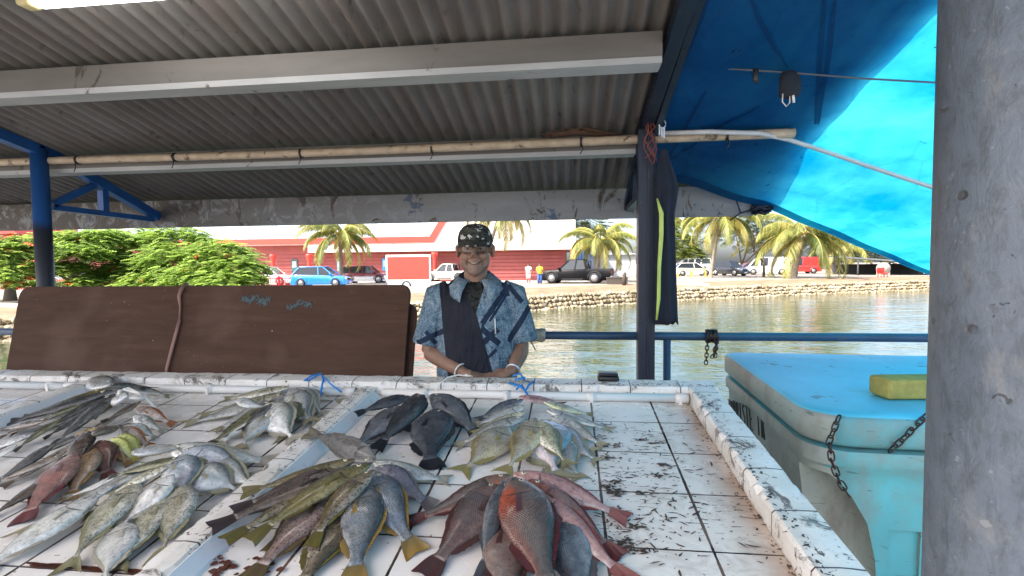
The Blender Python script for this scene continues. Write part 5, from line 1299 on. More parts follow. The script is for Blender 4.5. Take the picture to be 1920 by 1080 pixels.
def frond(b,o,az,el,L,r,mi,droop):
    """one arching palm leaf: rachis plus hanging leaflets"""
    n=16;pts=[];p=V(o);e=el;st=L/n;tw=r.uniform(-.25,.25)
    for i in range(n+1):
        pts.append(p.copy());d=V((math.cos(az)*math.cos(e),math.sin(az)*math.cos(e),math.sin(e)));p=p+d*st;e-=droop/n*(1+i/n*.9);az+=tw/n
    b.tube(pts,[.045*(1-i/(n+1))+.008 for i in range(n+1)],4,3)
    for i in range(2,n):
        for sub_ in (0,.33,.66):
            c=pts[i].lerp(pts[i+1],sub_) ;d=(pts[i+1]-pts[i-1]).normalized();f=(i+sub_)/n
            sd=d.cross(V((0,0,1)));sd=sd.normalized() if sd.length>.05 else V((1,0,0))
            ll=L*.20*(math.sin(PI*min(1,.12+f*.92))**.6)*r.uniform(.8,1.1)
            for s in (-1,1):
                dir_=(sd*s*.75+d*.55+V((0,0,-.55-.3*r.random()))).normalized();w=d*(.028*L/4.5+.012)
                m_=c+dir_*ll*.55;t_=c+dir_*ll+V((0,0,-ll*.22))
                b.add([c-w,c+w,m_+w*1.1,t_,m_-w*1.1],[(0,1,2,3,4)],mi if r.random()<.8 else (mi+1)%3)
def palm(base,top,L,n,label,seed,azr=None,grp='coconut palms along the far bank',coco=True,tr=.16):
    base,top=V(base),V(top);r=random.Random(seed);root=thing('palm_tree',base,label,'palm tree',grp)
    b=MB();k=14;mid=base.lerp(top,.5)+V((0,0,0));lean=(top-base);pts=[]
    for i in range(k+1):
        f=i/k;q=base.lerp(top,f);q=q+V((lean.x*(f*f-f)*.35,lean.y*(f*f-f)*.3,0));pts.append(q)
    b.tube([pts[0]-V((0,0,.25))]+pts,[tr*2.0,tr*1.7]+[tr*(1.15-.35*i/k)*(1+.06*(i%2)) for i in range(1,k+1)],10);o=b.build('trunk',M_TRUNK,None,base);o.parent=root;o.location=(0,0,0)
    b=MB()
    for i in range(n):
        az=i*2.39996+r.uniform(-.2,.2);f=i/n;el=1.15-1.55*f+r.uniform(-.12,.12)
        frond(b,top+V((math.cos(az)*.1,math.sin(az)*.1,.05)),az,el,L*r.uniform(.85,1.08),r,0 if f<.55 else 1 if f>.75 else r.choice((0,1,2)),r.uniform(1.25,1.8))
    o=b.build('crown',M_PALM+[M_COCO],None,base,False);o.parent=root;o.location=(0,0,0)
    if coco:
        b=MB()
        for i in range(8):
            a=r.uniform(0,6.28);b.sphere(top+V((math.cos(a)*.30,math.sin(a)*.30,-.28+r.uniform(-.15,.1))),(.13,.13,.16),0,10,8)
        o=b.build('coconuts',M_COCO,None,base);o.parent=root;o.location=(0,0,0)
def P_(px,py,z=-.12): return ong(px,py,z)
def topat(px,py,base): return at(px,py,base.y)
e=P_(640,534);palm(e,topat(638,441,e),4.6,22,'coconut palm with yellow coconuts left of the man beside the blue hatchback',3)
e=P_(905,531);palm(e,topat(940,392,e),4.6,20,'coconut palm behind the man, its frond tips hanging below the eave beam',5)
e=P_(1118,529);palm(e,topat(1126,452,e),4.3,20,'small coconut palm in front of the black pickup, fronds drooping right',8)
e=P_(1332,521);palm(e,topat(1352,408,e),6.0,22,'tall thin coconut palm beside the dark estate car',11)
e=P_(1488,523,-.2);palm(e,topat(1508,440,e),6.8,24,'leaning coconut palm with big yellowing fronds in front of the white van',14,tr=.26)
e=P_(1285,505);palm(e,topat(1283,418,e),6.5,18,'far coconut palm seen just right of the hanging garment',17,coco=False)
e=P_(1592,511);palm(e,topat(1584,462,e),5.5,18,'coconut palm at right beside the dark waterside hut',19,coco=False)
def leaftree(base,blobs,label,seed,nl,leaf,m_leaves,grp,flowers=0,trunk=.22,name='flame_tree',flat=.45):
    base=V(base);r=random.Random(seed);root=thing(name,base,label,'tree',grp)
    b=MB();cen=[];top=V((sum(V(q[0]).x for q in blobs)/len(blobs),sum(V(q[0]).y for q in blobs)/len(blobs),0))
    fork=base+V((0,0,.9))
    b.tube([base-V((0,0,.3)),base+V((.05,0,.6)),fork],[trunk*1.5,trunk,trunk*.85],10)
    for c,rad in blobs:
        c=V(c);mid=fork.lerp(c,.5)+V((0,0,.25));b.tube([fork-V((0,0,.1)),mid,c-V((0,0,rad*.2))],[trunk*.55,trunk*.35,trunk*.12],6)
    o=b.build('trunk',M_BARK,None,base);o.parent=root;o.location=(0,0,0)
    b=MB()
    for c,rad in blobs:
        c=V(c)
        for k in range(int(nl*rad)):
            # sprays of feathery leaves held flat near the top of each bough
            a=r.uniform(0,6.28);q=math.sqrt(r.random())*rad;h=(1-(q/rad)**2)*rad*flat+r.gauss(0,.16)*rad*.7
            k2=r.choice((1,1,1,.9,1.12,1.25));p=c+V((math.cos(a)*q*k2,math.sin(a)*q*k2,h*k2-rad*flat*.55));az=a+r.uniform(-.9,.9);d=V((math.cos(az),math.sin(az),r.uniform(-.5,.25))).normalized();s=V((-d.y,d.x,r.uniform(-.3,.3))).normalized()
            fl=flowers and r.random()<flowers and h>0
            L=leaf*r.uniform(.6,1.2)
            for m in range(5):
                f=m/5;w=L*.30*math.sin(PI*(.2+.75*f));u=p+d*L*f;v=V((0,0,-.25*L*f*f))
                for sg in (-1,1):
                    b.add([u+v,u+v+d*L*.16,u+v+d*L*.22+s*sg*w+V((0,0,-.03)),u+v+d*L*.05+s*sg*w+V((0,0,-.05))],[(0,1,2,3)],1 if fl else 0)
    o=b.build('crown',[m_leaves,M_FLOWER],None,base,False);o.parent=root;o.location=(0,0,0)
def blobs_px(lst): return [(at(px,py,y),rad) for px,py,y,rad in lst]
g='flame trees on the far bank'
leaftree(at(345,560,31.5)+V((0,0,0)) if False else V((at(345,500,31.6).x,31.6,-.12)),blobs_px([(250,500,31,1.9),(330,478,31,2.1),(410,470,31,1.8),(290,525,29,1.7),(370,515,29,2.0),(440,497,30,1.6),(330,445,33,2.2),(250,450,33,1.8),(410,530,28,1.4),(455,520,29,1.0),(215,515,30,1.3)]),'wide spreading bright green flame tree with orange blossom behind the board',4,420,.62,M_FLAME,g,.008)
leaftree(V((at(130,500,30.5).x,30.5,-.12)),blobs_px([(120,450,29,1.5),(190,445,30,1.6),(150,470,28,1.2),(60,500,27,1.2),(130,500,28,.9),(205,475,30,1.1),(165,530,28,1.0)]),'smaller green flame tree right behind the blue post',6,420,.6,M_FLAME,g,.010)
leaftree(V((at(15,500,23.5).x,23.5,-.12)),blobs_px([(0,470,22,1.1),(30,495,22,1.0),(-40,480,23,1.5),(45,455,23,1.0),(10,520,21,.8),(60,525,22,.7)]),'flame tree at the left picture edge with many orange flowers',9,460,.5,M_FLAME,g,.09)
M_FAR=m_leaf('far_foliage',(.07,.10,.04),(.15,.19,.08),.3)
g='round trees far behind the car park'
leaftree(P_(1268,502),blobs_px([(1265,460,105,5),(1250,440,108,5),(1285,470,104,3)]),'round yellow green tree far off just right of the post',31,80,1.6,m_leaf('lime_leaf',(.16,.22,.03),(.28,.32,.06),.4),g,0,.4,'round_tree',.8)
leaftree(P_(1390,503),blobs_px([(1380,430,120,7),(1420,425,120,6),(1450,450,118,5)]),'dark grey green tree far behind the white van',33,60,1.8,M_FAR,g,0,.4,'round_tree',.8)
leaftree(P_(1560,502),blobs_px([(1540,455,115,6),(1590,462,112,5),(1640,470,110,5)]),'low grey green trees far off behind the right hand hut',35,60,1.8,M_FAR,g,0,.4,'round_tree',.7)
leaftree(P_(1092,500),blobs_px([(1075,425,90,3.5),(1100,418,92,3.5)]),'dark tree just behind the right end of the red shop',37,70,1.4,M_FAR,g,0,.35,'round_tree',.8)
# bare tree by the eave end
e=P_(1432,519);r=random.Random(5);b=MB()
def twig(p,d,L,rad,lv):
    q=p+d*L;b.tube([p,p.lerp(q,.5)+V((r.uniform(-.1,.1)*L,0,r.uniform(-.05,.05)*L)),q],[rad,rad*.8,rad*.55],5)
    if lv: 
        for k in range(3): twig(p.lerp(q,r.uniform(.55,1)),(d+V((r.uniform(-.9,.9),r.uniform(-.6,.6),r.uniform(-.2,.5)))).normalized(),L*r.uniform(.6,.8),rad*.5,lv-1)
twig(V(e)-V((0,0,.2)),V((-.05,0,1)),2.6,.16,4)
bt=thing('bare_tree',e,'thin bare branching tree left of the white van','tree');o=b.build('trunk',M_BARK,None,e);o.parent=bt;o.location=(0,0,0)
# ---------------------------------------------------------------- shop
M_RW=simple('dark_red_wall',(.34,.085,.078),.7,0,.14,1.2,.1,.01);M_WW=simple('cream_fascia',(.80,.74,.70),.6,0,.05,.8,0);M_RB=simple('bright_red_band',(.78,.06,.04),.5,0,.06,1,0)
M_GP=simple('blue_grey_cladding',(.42,.50,.55),.5,0,.08,.8,0);M_ASPH=simple('pale_concrete_path',(.50,.47,.43),.9,0,.1,.4,.2,.01)
Y0=50.0
X=lambda px,y=Y0,py=495: at(px,py,y).x
Z=lambda py,px=700,y=Y0: at(px,py,y).z
shop=thing('shop_building',(X(760),Y0,-.1),'long dark red shop with cream fascia and bright red stepped band','building')
xL,xR=X(150),X(1066)
b=MB();b.box((xL,Y0+1.2,-.3),(xR-.3,Y0+14,4.2));sub(b,'wall',M_RW,shop)
b=MB();
for k in range(1,9): b.box((xL,Y0+1.15,-.1+k*.36),(xR-.3,Y0+1.1985,-.085+k*.36))
sub(b,'wall_joint',simple('dark_red_joint',(.20,.03,.03),.7),shop)
b=MB();b.box((X(578),Y0,Z(472)),(X(1079),Y0+15,8.2));sub(b,'fascia',M_WW,shop)
b=MB();b.box((xL,Y0-.05,Z(446)),(X(802),Y0-.003,9.0));sub(b,'grey_panel',M_GP,shop)
for px in (445,470,520,560,640,700,760):
    b=MB();x=X(px);b.box((x-.06,Y0-.075,Z(446)),(x+.06,Y0-.0525,8.9));sub(b,'panel_seam',simple('seam_grey',(.30,.36,.40),.5),shop)
b=MB();b.box((xL,Y0-.12,Z(456)),(X(806),Y0-.08,Z(445)));b.prism([(X(800),Z(456)),(X(814),Z(456)),(X(846),Z(405)),(X(832),Z(405))],Y0-.125,Y0-.078);sub(b,'red_band',M_RB,shop)
b=MB();b.box((xL,Y0,Z(457)),(X(577),Y0+1.3,Z(451)));sub(b,'soffit',M_WW,shop)
for px in (512,580,815,1075):
    x=X(px,Y0-.6);b=MB();q=[(-.2,.2),(1.7,.17),(2.15,.19),(2.4,.27),(2.6,.33),(2.78,.33)]
    b.tube([(x,Y0-.6,z) for z,_ in q],[r_ for _,r_ in q],14);sub(b,'pillar',M_RB,shop)
for px,w,c in ((541,12,(.05,.12,.12)),(628,11,(.25,.5,.55)),(714,10,(.06,.30,.60))):
    b=MB();b.box((X(px-w/2),Y0+1.12,Z(508)),(X(px+w/2),Y0+1.147,Z(484)));b.box((X(px-w/2+2),Y0+1.10,Z(500)),(X(px+w/2-2),Y0+1.119,Z(488)),1);sub(b,'poster',[simple('poster_%d'%px,c,.5),simple('poster_pale_%d'%px,tuple(min(1,v+.35) for v in c),.5)],shop)
b=MB();b.box((X(200),44.8,-.16),(X(1100),50.5,-.085));struct(b.build('pavement',M_ASPH))
bb=thing('shipping_container',(X(1090,58),58,-.1),'bright blue ribbed container behind the black pickup','container');y=58
b=MB();b.box((X(1068,y),y,.0),(X(1106,y),y+6,at(1090,467,y).z));sub(b,'box',simple('container_blue',(.05,.22,.62),.5),bb)
for k in range(7):
    x=X(1070+k*5.5,y);b=MB();b.box((x,y-.06,.1),(x+.14,y-.003,at(1090,468,y).z-.1));sub(b,'rib',simple('container_light',(.30,.48,.75),.5),bb)
b=MB();y=64;b.box((X(1104,y),y,-.1),(X(1192,y),y+8,at(1130,478,y).z));b.prism([(X(1100,y),at(1130,478,y).z+.003),(X(1196,y),at(1130,478,y).z+.003),(X(1150,y),at(1150,466,y).z)],y-.4,y+8.4);tag(b.build('shed',simple('pale_grey_sheet',(.44,.45,.46),.6),origin=(X(1150,y),y,-.1)),'pale grey shed behind the small palm and the black pickup','shed')
# red board
y=39.2;sg=thing('sign_board',(X(765,y),y,-.15),'plain bright red signboard with white border on the far bank','sign')
def pbox(b,px0,py0,px1,py1,y,d0,d1,mi=0):
    a=at(px0,py1,y);c=at(px1,py0,y);b.box((a.x,y+d0,a.z),(c.x,y+d1,c.z),mi)
b=MB();pbox(b,724,477,807,527,y,0,.12);sub(b,'frame',M_WW,sg)
b=MB();pbox(b,727,481,804,524,y,-.03,-.003);sub(b,'panel',simple('signal_red',(.80,.045,.03),.5,0,.05,1,0),sg)
b=MB();pbox(b,727,528.2,804,537,y,.01,.1);sub(b,'base',M_GP,sg)
# red picket fence
y0=34.5;fn=thing('picket_fence',(X(330,y0),y0,-.2),'red metal picket fence along the bank in front of the parked cars','fence')
M_RF=simple('red_fence_paint',(.62,.03,.04),.5)
xa,xb=X(-160,y0),X(566,38);
def fy(x): return y0+(x-xa)/(xb-xa)*3.5
b=MB();b.beam((xa,fy(xa),.62),(xb,fy(xb),.62),.05,.06);sub(b,'top_rail',M_RF,fn)
b=MB();b.beam((xa,fy(xa),.02),(xb,fy(xb),.02),.05,.06);sub(b,'bottom_rail',M_RF,fn)
b=MB();x=xa
while x<xb:
    b.box((x-.02,fy(x)-.04,-.1),(x+.02,fy(x)-.005,.72));x+=.16
tag(sub(b,'pickets',M_RF,fn),kind='stuff')
x=xa
while x<=xb+.1:
    b=MB();b.box((x-.06,fy(x)+.0,-.25),(x+.06,fy(x)+.12,.80));sub(b,'fence_post',M_RF,fn);x+=2.6
# concrete wall and rocks at far left
b=MB();b.box((-34,19.6,-.75),(-18.2,20.3,-.02));tag(b.build('concrete_wall',simple('pale_concrete_wall',(.50,.48,.42),.9,0,.12,1,.2),origin=(-25,20,-.5)),'low pale concrete wall on the bank at the left picture edge','wall')
y=47;rh=thing('house',(X(0,y),y,-.1),'pink brick house behind the trees at the far left','house')
b=MB();b.box((X(-160,y),y,-.1),(X(30,y),y+7,5.2));sub(b,'wall',simple('pink_brick',(.55,.26,.22),.8,0,.15,3,.2),rh)
b=MB();b.prism([(X(-180,y),5.203),(X(46,y),5.203),(X(20,y),6.9),(X(-150,y),6.9)],y-.6,y+7.6);sub(b,'roof',simple('red_roof',(.40,.06,.05),.7),rh)
for px in (-60,-20,12):
    b=MB();b.box((X(px,y)-.5,y-.06,2.2),(X(px,y)+.5,y-.003,3.6));sub(b,'window',simple('dark_glass',(.03,.04,.05),.1),rh)
# dark hut at the right
y=62;ht=thing('waterside_hut',(X(1660,y),y,-.3),'dark open hut with grey roof at the right end of the bank','hut')
b=MB();z=at(1650,497,y).z;b.add([(X(1596,y),y,z+.8),(X(1790,y),y-4,z-.35),(X(1790,y),y+5,z-.0),(X(1596,y),y+7,z+1.1),(X(1596,y),y,z+.95),(X(1790,y),y-4,z-.2),(X(1790,y),y+5,z+.15),(X(1596,y),y+7,z+1.25)],[(0,3,2,1),(4,5,6,7),(0,1,5,4),(1,2,6,5),(2,3,7,6),(3,0,4,7)]);sub(b,'roof',simple('grey_hut_roof',(.12,.13,.15),.6),ht)
b=MB();b.box((X(1605,y),y+5,-.5),(X(1790,y),y+5.3,z+.1));sub(b,'wall',simple('dark_boards',(.05,.05,.055),.8),ht)
for px in (1606,1665,1720):
    b=MB();b.tube([(X(px,y),y-.3,-.6),(X(px,y),y-.3,z+.55-.25*(px-1606)/60)],.09,8);sub(b,'post',simple('dark_boards',(.05,.05,.055),.8),ht)
e=ong(1655,521,-.2);ch=thing('plastic_chair',e,'red plastic chair standing in front of the dark hut','chair');M_RC=simple('red_plastic',(.75,.04,.03),.4)
b=MB();b.rbox(e+V((-.35,-.3,.42)),e+V((.35,.35,.5)),.03);sub(b,'seat',M_RC,ch)
b=MB();b.rbox(e+V((-.35,.32,.503)),e+V((.35,.40,1.05)),.03);sub(b,'backrest',M_RC,ch)
for sx in (-.3,.3):
    for sy in (-.25,.3):
        b=MB();b.tube([e+V((sx,sy,0)),e+V((sx*.9,sy*.9,.42))],.04,6);sub(b,'leg',M_RC,ch)
e=ong(1668,520,-.2);b=MB();b.tube([e+V((0,.9,.9)),e+V((0,1.3,.9))],.62,20);b.box(e+V((-.58,.95,-.1)),e+V((.58,1.25,.9)));tag(b.build('concrete_ring',simple('ring_concrete',(.42,.38,.32),.9),origin=e),'pale round topped concrete slab behind the red chair','slab')
# yellow barriers
M_YB=simple('yellow_barrier_paint',(.78,.50,.05),.5)
for i,px in enumerate((1283,1310)):
    e=ong(px,519,-.1);o_=thing('barrier',e,'yellow frame barrier '+('nearer the hanging garment, in front of the white car' if i==0 else 'right of the other one, nearer the tall thin palm'),'barrier','yellow barriers in front of the white car')
    w=.75;b=MB();b.beam(e+V((-w,0,.85)),e+V((w,0,.85)),.09,.1);sub(b,'top_bar',M_YB,o_)
    for s in (-1,1):
        b=MB();b.beam(e+V((s*w,-.25,-.02)),e+V((s*w*.9,0,.80)),.08,.08);b.beam(e+V((s*w,.25,-.02)),e+V((s*w*.92,.0,.78)),.08,.08);sub(b,'leg',M_YB,o_)
e=ong(1158,533,-.12);b=MB();b.box(e+V((-.85,-.3,-.05)),e+V((.75,.3,.48)));b.box(e+V((-.88,-.33,.483)),e+V((.78,.33,.56)));tag(b.build('crate',simple('dark_crate',(.06,.05,.04),.8),origin=e),'dark low crate on the bank right of the black pickup','crate')
e=ong(1170,534,-.12);b=MB();b.tube([e+V((0,0,-.1)),e+V((.03,0,.75)),e+V((.10,0,.95))],[.16,.15,.08],10);tag(b.build('bollard',simple('dark_stump',(.07,.055,.045),.9),origin=e),'short dark stump beside the low crate on the bank','stump')
b=MB();e=ong(1290,533,-.2);b.box(e+V((-4,-1.0,-.5)),e+V((1.4,2.2,.06)));b.box(e+V((-4,-1.6,-.7)),e+V((1.0,-1.003,-.25)));tag(b.build('concrete_landing',simple('pale_landing',(.55,.47,.41),.9,0,.1,1,.2),origin=e),'pale concrete landing on the bank below the yellow barriers','landing')
# ---------------------------------------------------------------- vehicles
M_TYRE=simple('tyre_rubber',(.02,.02,.022),.8);M_RIMW=simple('alloy_grey',(.35,.35,.36),.35,.6);M_GLASS=simple('car_glass',(.025,.03,.035),.06,0,.1,1,0);M_LAMP2=simple('lamp_lens',(.75,.75,.72),.1);M_TAIL=simple('tail_lens',(.45,.02,.02),.15)
def paint(n,c): return simple('car_paint_'+n,c,.25,0,.03,1,0,coat=.6)
def car(loc,kind,pm,label,rz,L=4.4,H=1.6,Wd=1.75,low=None,grp='vehicles parked on the far bank'):
    """front of the car points to local +x"""
    root=thing(dict(suv='parked_suv',hatch='parked_car',pickup='pickup_truck',van='parked_van',bus='parked_bus')[kind],loc,label,dict(suv='car',hatch='car',pickup='pickup',van='van',bus='bus')[kind],grp)
    root.rotation_euler=(0,0,rz);h=Wd/2;sc=H
    wr={'suv':.23,'hatch':.21,'pickup':.225,'van':.17,'bus':.16}[kind]*sc;g=.13*sc
    belt={'suv':.60,'hatch':.60,'pickup':.58,'van':.52,'bus':.50}[kind]*sc
    if kind=='suv': low_=[(-.5,.50,.92),(-.485,.60,.97),(-.40,.60,1),(.0,.59,1),(.20,.58,1),(.24,.575,1),(.42,.53,.98),(.485,.46,.94),(.5,.36,.88)];cab=[(-.485,.605),(-.42,.96),(-.30,1.0),(.0,1.0),(.10,.97),(.25,.585)]
    elif kind=='hatch': low_=[(-.5,.48,.9),(-.48,.62,.96),(-.38,.62,1),(.0,.60,1),(.16,.58,1),(.30,.55,.99),(.44,.50,.97),(.49,.42,.93),(.5,.34,.86)];cab=[(-.47,.63),(-.36,.95),(-.22,1.0),(-.02,1.0),(.08,.96),(.27,.57)]
    elif kind=='pickup': low_=[(-.5,.56,.94),(-.495,.60,.97),(-.16,.60,.98),(-.155,.59,1),(.12,.585,1),(.20,.58,1),(.42,.54,.99),(.485,.48,.96),(.5,.36,.90)];cab=[(-.155,.60),(-.125,.96),(-.06,1.0),(.04,1.0),(.09,.96),(.23,.575)]
    else: low_=[(-.5,.50,.94),(-.495,.53,.97),(0,.52,1),(.33,.515,1),(.42,.48,.99),(.485,.42,.96),(.5,.32,.90)];cab=[(-.495,.53),(-.48,.96),(-.44,1.0),(.20,1.0),(.27,.96),(.43,.49)]
    def ring(x,zt,wf,zb=None):
        w=h*wf;z0=g if zb is None else zb;z1_=zt*sc;r_=.05*sc
        return [V((x*L,-w*.95,z0)),V((x*L,-w,z0+.10*sc)),V((x*L,-w,(z0+z1_)*.55)),V((x*L,-w*.97,z1_-r_)),V((x*L,-w*.90,z1_)),V((x*L,0,z1_+.008*sc)),V((x*L,w*.90,z1_)),V((x*L,w*.97,z1_-r_)),V((x*L,w,(z0+z1_)*.55)),V((x*L,w,z0+.10*sc)),V((x*L,w*.95,z0))]
    b=MB();b.loft([ring(*q) for q in low_]);o=b.build('body',[pm,low or pm]);o.parent=root
    o.data.set_sharp_from_angle(angle=.8)
    if low:
        for p in o.data.polygons:
            if p.center.z<.40*sc: p.material_index=1
    # greenhouse of glass with painted roof and pillars
    def cr(x,z,wf): return [V((x*L,-h*wf,z*sc)),V((x*L,h*wf,z*sc))]
    def wf(z): return .93-.20*max(0,(z*sc-belt)/(sc-belt))
    n=len(cab);b=MB();vs=[]
    for x,z in cab: vs+=cr(x,z,wf(z))
    fs=[tuple(range(0,2*n,2)),tuple(range(1,2*n,2))[::-1]]+[(2*i,2*i+1,2*i+3,2*i+2) for i in range(n-1)]+[(2*n-2,2*n-1,1,0)]
    b.add(vs,fs);o=b.build('windows',M_GLASS);o.parent=root
    b=MB();rt=[c for c in cab if c[1]>=.94]
    xs_=[c[0] for c in rt];x0,x1=min(xs_),max(xs_)
    b.rbox((x0*L,-h*.745,.955*sc),(x1*L,h*.745,1.012*sc),.02*sc);o=b.build('roof',pm);o.parent=root
    segs=[(cab[0],cab[1]),(cab[-1],cab[-2])]
    mids=[.0] if kind!='van' and kind!='bus' else [-.2,.0,.2]
    if kind=='suv': mids=[-.02,-.28]
    def pil(f):
        b=MB();f(b);o=b.build('pillar',pm);o.parent=root
    for s in (-1,1):
        for a,c in segs: pil(lambda b:b.beam((a[0]*L,s*h*wf(a[1])*.995,a[1]*sc),(c[0]*L,s*h*wf(c[1])*1.0,c[1]*sc),.05*sc,.05*sc,up=(1,0,.2)))
        for m in mids:
            pil(lambda b:b.beam((m*L,s*h*wf(belt/sc)*1.0,belt-.02),(m*L-.02*L,s*h*wf(.98)*1.0,.98*sc),.035*sc,.05*sc if kind not in('van','bus') else .09*sc,up=(1,0,0)))
        if kind=='van':
            b=MB();b.box((-.49*L,min(s*h*.80,s*h*.935),belt-.03),(-.02*L,max(s*h*.80,s*h*.935),.97*sc));o=b.build('side_panel',pm);o.parent=root
    ax={'suv':(-.30,.31),'hatch':(-.31,.31),'pickup':(-.28,.33),'van':(-.29,.33),'bus':(-.28,.34)}[kind]
    for xx in ax:
        for s in (-1,1):
            b=MB();b.tube([(xx*L,s*h*.80,wr),(xx*L,s*h*1.005,wr)],wr,20);wl=b.build('wheel',M_TYRE);wl.parent=root
            b=MB();b.tube([(xx*L,s*h*1.006,wr),(xx*L,s*h*1.02,wr)],wr*.62,14);o=b.build('rim',M_RIMW);o.parent=wl
            b=MB();k=9;ar=[(xx*L+math.cos(a)*wr*1.22,wr+math.sin(a)*wr*1.22) for a in [PI*i/k for i in range(k+1)]]
            b.tube([(x,s*h*.985,z) for x,z in ar],.030*sc,6);o=b.build('wheel_arch',M_TYRE if kind=='pickup' else pm);o.parent=root
    for s in (-1,1):
        b=MB();b.rbox((.465*L,s*h*.70-.14,.36*sc),(.498*L,s*h*.70+.14,.45*sc),.02);o=b.build('headlight',M_LAMP2);o.parent=root
        b=MB();b.rbox((-.506*L,s*h*.80-.08,.40*sc),(-.485*L,s*h*.80+.08,.54*sc),.02);o=b.build('taillight',M_TAIL);o.parent=root
        b=MB();b.rbox((.205*L,s*h*1.02-.06+.06*s,belt),(.235*L,s*h*1.02+.06+.06*s,belt+.10*sc),.02);o=b.build('mirror',pm);o.parent=root
    b=MB();b.rbox((.475*L,-h*.93,.15*sc),(.515*L,h*.93,.31*sc),.03);o=b.build('front_bumper',M_TYRE if kind in('pickup','van') else pm);o.parent=root
    b=MB();b.rbox((-.515*L,-h*.93,.16*sc),(-.480*L,h*.93,.32*sc),.03);o=b.build('rear_bumper',M_RIMW if kind=='pickup' else pm);o.parent=root
    b=MB();b.rbox((.490*L,-h*.45,.33*sc),(.506*L,h*.45,.44*sc),.01);o=b.build('grille',M_TYRE);o.parent=root
    b=MB();b.rbox((.513*L,-.24,.19*sc),(.519*L,.24,.26*sc),.003);o=b.build('number_plate',M_WW);o.parent=root
    if kind=='pickup':
        b=MB();b.box((-.49*L,-h*.86,.6*sc),(-.17*L,h*.86,.612*sc));o=b.build('bed_liner',M_TYRE);o.parent=root
        b=MB();b.tube([(-.17*L,-h*.8,.61*sc),(-.18*L,-h*.7,.93*sc),(-.18*L,h*.7,.93*sc),(-.17*L,h*.8,.61*sc)],.035,8);o=b.build('roll_bar',M_TYRE);o.parent=root
        b=MB()
        for s in (-1,1): b.box((-.12*L,s*h*.985-.05,.17*sc),(.18*L,s*h*.985+.05,.21*sc))
        o=b.build('side_step',M_TYRE);o.parent=root
    return root
G=lambda px,py,z=-.118: ong(px,py,z)
white=paint('white',(.78,.78,.77));
def scl(px,ref,kind_len): return kind_len
car(G(1082,531),'pickup',simple('car_paint_black',(.004,.004,.005),.4,0,.03,1,0,spec=.15),'black double cab pickup truck facing left beside the small palm',PI-.22,5.9,2.0,2.05)
car(G(503,535),'suv',white,'white estate car with red tail lamp left of the blue hatchback',.12,4.6,1.62)
car(G(552,527),'hatch',white,'white hatchback half hidden behind the blue hatchback',.1,4.3,1.5)
car(G(604,538),'hatch',paint('blue',(.03,.24,.68)),'bright blue hatchback parked just left of the palm trunk',.15,4.3,1.62)
car(G(687,531),'suv',paint('maroon',(.16,.02,.03)),'maroon car with white lower body left of the red signboard',.1,4.5,1.65,1.75,white)
car(G(842,528),'pickup',paint('cream',(.62,.58,.50)),'white pickup half hidden behind the man shoulder',PI-.15,4.9,1.75,1.8)
car(G(1300,506),'bus',white,'white minibus far behind the white car near the post',PI,7.0,2.5,2.1)
car(G(1298,517),'hatch',paint('ivory',(.70,.66,.56)),'ivory white saloon car behind the yellow barriers',.1,4.6,1.6)
car(G(1367,517),'suv',paint('charcoal',(.03,.032,.036)),'dark estate car right of the tall thin palm trunk',PI*.5+.6+PI,4.5,1.75)
car(G(1402,512),'hatch',paint('dull_red',(.25,.06,.06)),'reddish car between the dark estate car and the white van',PI,4.2,1.5)
car(G(1440,515),'van',paint('offwhite',(.74,.73,.70)),'white panel van facing left behind the leaning palm',PI-.28+.9*.0,5.2,2.2,1.9)
car(G(1500,513),'van',paint('red',(.62,.04,.035)),'red van behind the leaning palm fronds',PI,4.6,2.2,1.9)
car(G(132,532),'suv',paint('silver',(.50,.50,.52)),'silver car under the flame trees right of the blue post',.3,4.4,1.6)
car(G(22,540),'hatch',paint('pinkish',(.66,.55,.55)),'pale car behind the red fence at the left picture edge',.2,4.3,1.5)
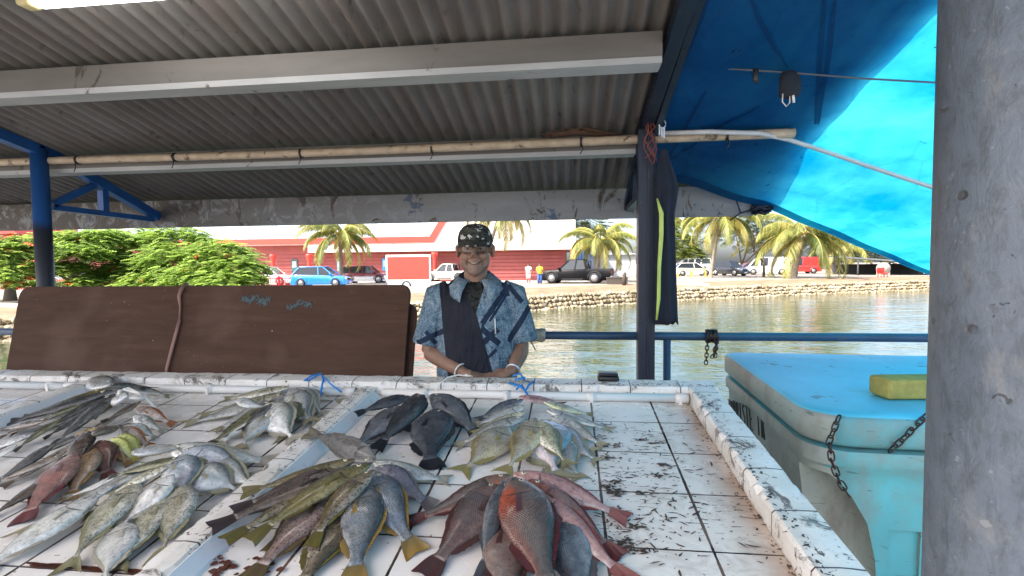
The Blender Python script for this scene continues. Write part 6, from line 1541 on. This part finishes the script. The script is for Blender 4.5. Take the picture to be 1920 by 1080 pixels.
# ---------------------------------------------------------------- people on the far bank
def walker(loc,label,shirt,legs,rz,H=1.72,arm=0.0):
    root=thing('person',loc,label,'person','people standing on the far bank');root.rotation_euler=(0,0,rz);k=H/1.72
    b=MB();S=lambda *p:V(p)*k
    b.sphere(S(0,0,1.60),(.085*k,.10*k,.12*k),0,12,8);b.tube([S(0,0,1.38),S(0,0,1.52)],.055*k,8)
    b.tube([S(0,0,.85),S(0,0,1.10),S(0,0,1.36),S(0,0,1.44)],[.15*k,.14*k,.17*k,.07*k],12)
    for s in (-1,1):
        b.tube([S(.19*s,0,1.38),S(.25*s,.0,1.10),S(.22*s,-.14-arm,.90+arm)],[.05*k,.042*k,.033*k],8);b.sphere(S(.22*s,-.17-arm,.86+arm),(.035*k,.04*k,.06*k),0,8,6)
        b.tube([S(.09*s,0,.88),S(.10*s,-.02,.48),S(.10*s,.02,.06)],[.09*k,.065*k,.045*k],8);b.sphere(S(.10*s,-.06,.04),(.045*k,.12*k,.04*k),0,8,6)
    o=b.build('body',M_SKIN);o.parent=root;remesh(o,.022,1)
    b=MB();b.tube([S(0,0,.84),S(0,0,1.10),S(0,0,1.36),S(0,0,1.46)],[.185*k,.175*k,.20*k,.08*k],14)
    for s in (-1,1): b.tube([S(.15*s,0,1.40),S(.21*s,0,1.30),S(.24*s,0,1.14)],[.075*k,.075*k,.07*k],8)
    o=b.build('shirt',shirt);o.parent=root
    b=MB()
    for s in (-1,1): b.tube([S(.085*s,0,.92),S(.105*s,-.02,.48),S(.105*s,-.01,.42 if legs[1] else .08)],[.125*k,.095*k,.09*k],10)
    o=b.build('trousers',legs[0]);o.parent=root
    b=MB();b.sphere(S(0,.012,1.635),(.093*k,.108*k,.10*k),0,12,8);o=b.build('hair',M_BLACK);o.parent=root
walker(G(991,531),'person in white shirt and pale shorts standing by the red wall',simple('white_cotton',(.78,.77,.76),.8),(simple('pale_shorts',(.62,.60,.58),.8),True),0)
walker(G(1012,533),'person in yellow shirt and blue jeans in front of the black pickup',simple('yellow_cotton',(.80,.68,.05),.8),(simple('blue_denim',(.05,.12,.35),.8),False),.3)
# ================================================================== camera, light
cam=bpy.data.cameras.new('camera');cam.sensor_width=36;cam.lens=36*F/1920;cam.clip_start=.02;cam.clip_end=3000
co_=bpy.data.objects.new('camera',cam);COL.objects.link(co_)
co_.matrix_world=Matrix.Translation(CAMP)@RM.to_4x4();SC.camera=co_
SUN=V((-.50,-.42,.76)).normalized()
el=math.asin(SUN.z);azm=math.atan2(SUN.x,SUN.y)
w=bpy.data.worlds.new('World');SC.world=w;w.use_nodes=True;nt=w.node_tree
sk=nt.nodes.new('ShaderNodeTexSky');sk.sky_type='NISHITA';sk.sun_disc=False;sk.sun_elevation=el;sk.sun_rotation=azm;sk.dust_density=4.0;sk.air_density=.8;sk.ozone_density=.6
nt.links.new(sk.outputs[0],nt.nodes['Background'].inputs[0]);nt.nodes['Background'].inputs[1].default_value=.15
s=bpy.data.lights.new('sun','SUN');s.energy=2.2;s.angle=math.radians(.8);s.color=(1,.96,.88)
so=bpy.data.objects.new('sun',s);COL.objects.link(so);so.rotation_euler=(-SUN).to_track_quat('-Z','Y').to_euler();so.location=(0,0,30)
vs=SC.view_settings;vs.view_transform='Standard';vs.look='None';vs.gamma=1;vs.exposure=2.0
SC.cycles.max_bounces=8;SC.cycles.diffuse_bounces=5;SC.cycles.glossy_bounces=3;SC.cycles.transmission_bounces=4;SC.cycles.transparent_max_bounces=8
SC.cycles.sample_clamp_indirect=6;SC.cycles.caustics_reflective=False;SC.cycles.caustics_refractive=False
SC.cycles.use_denoising=True
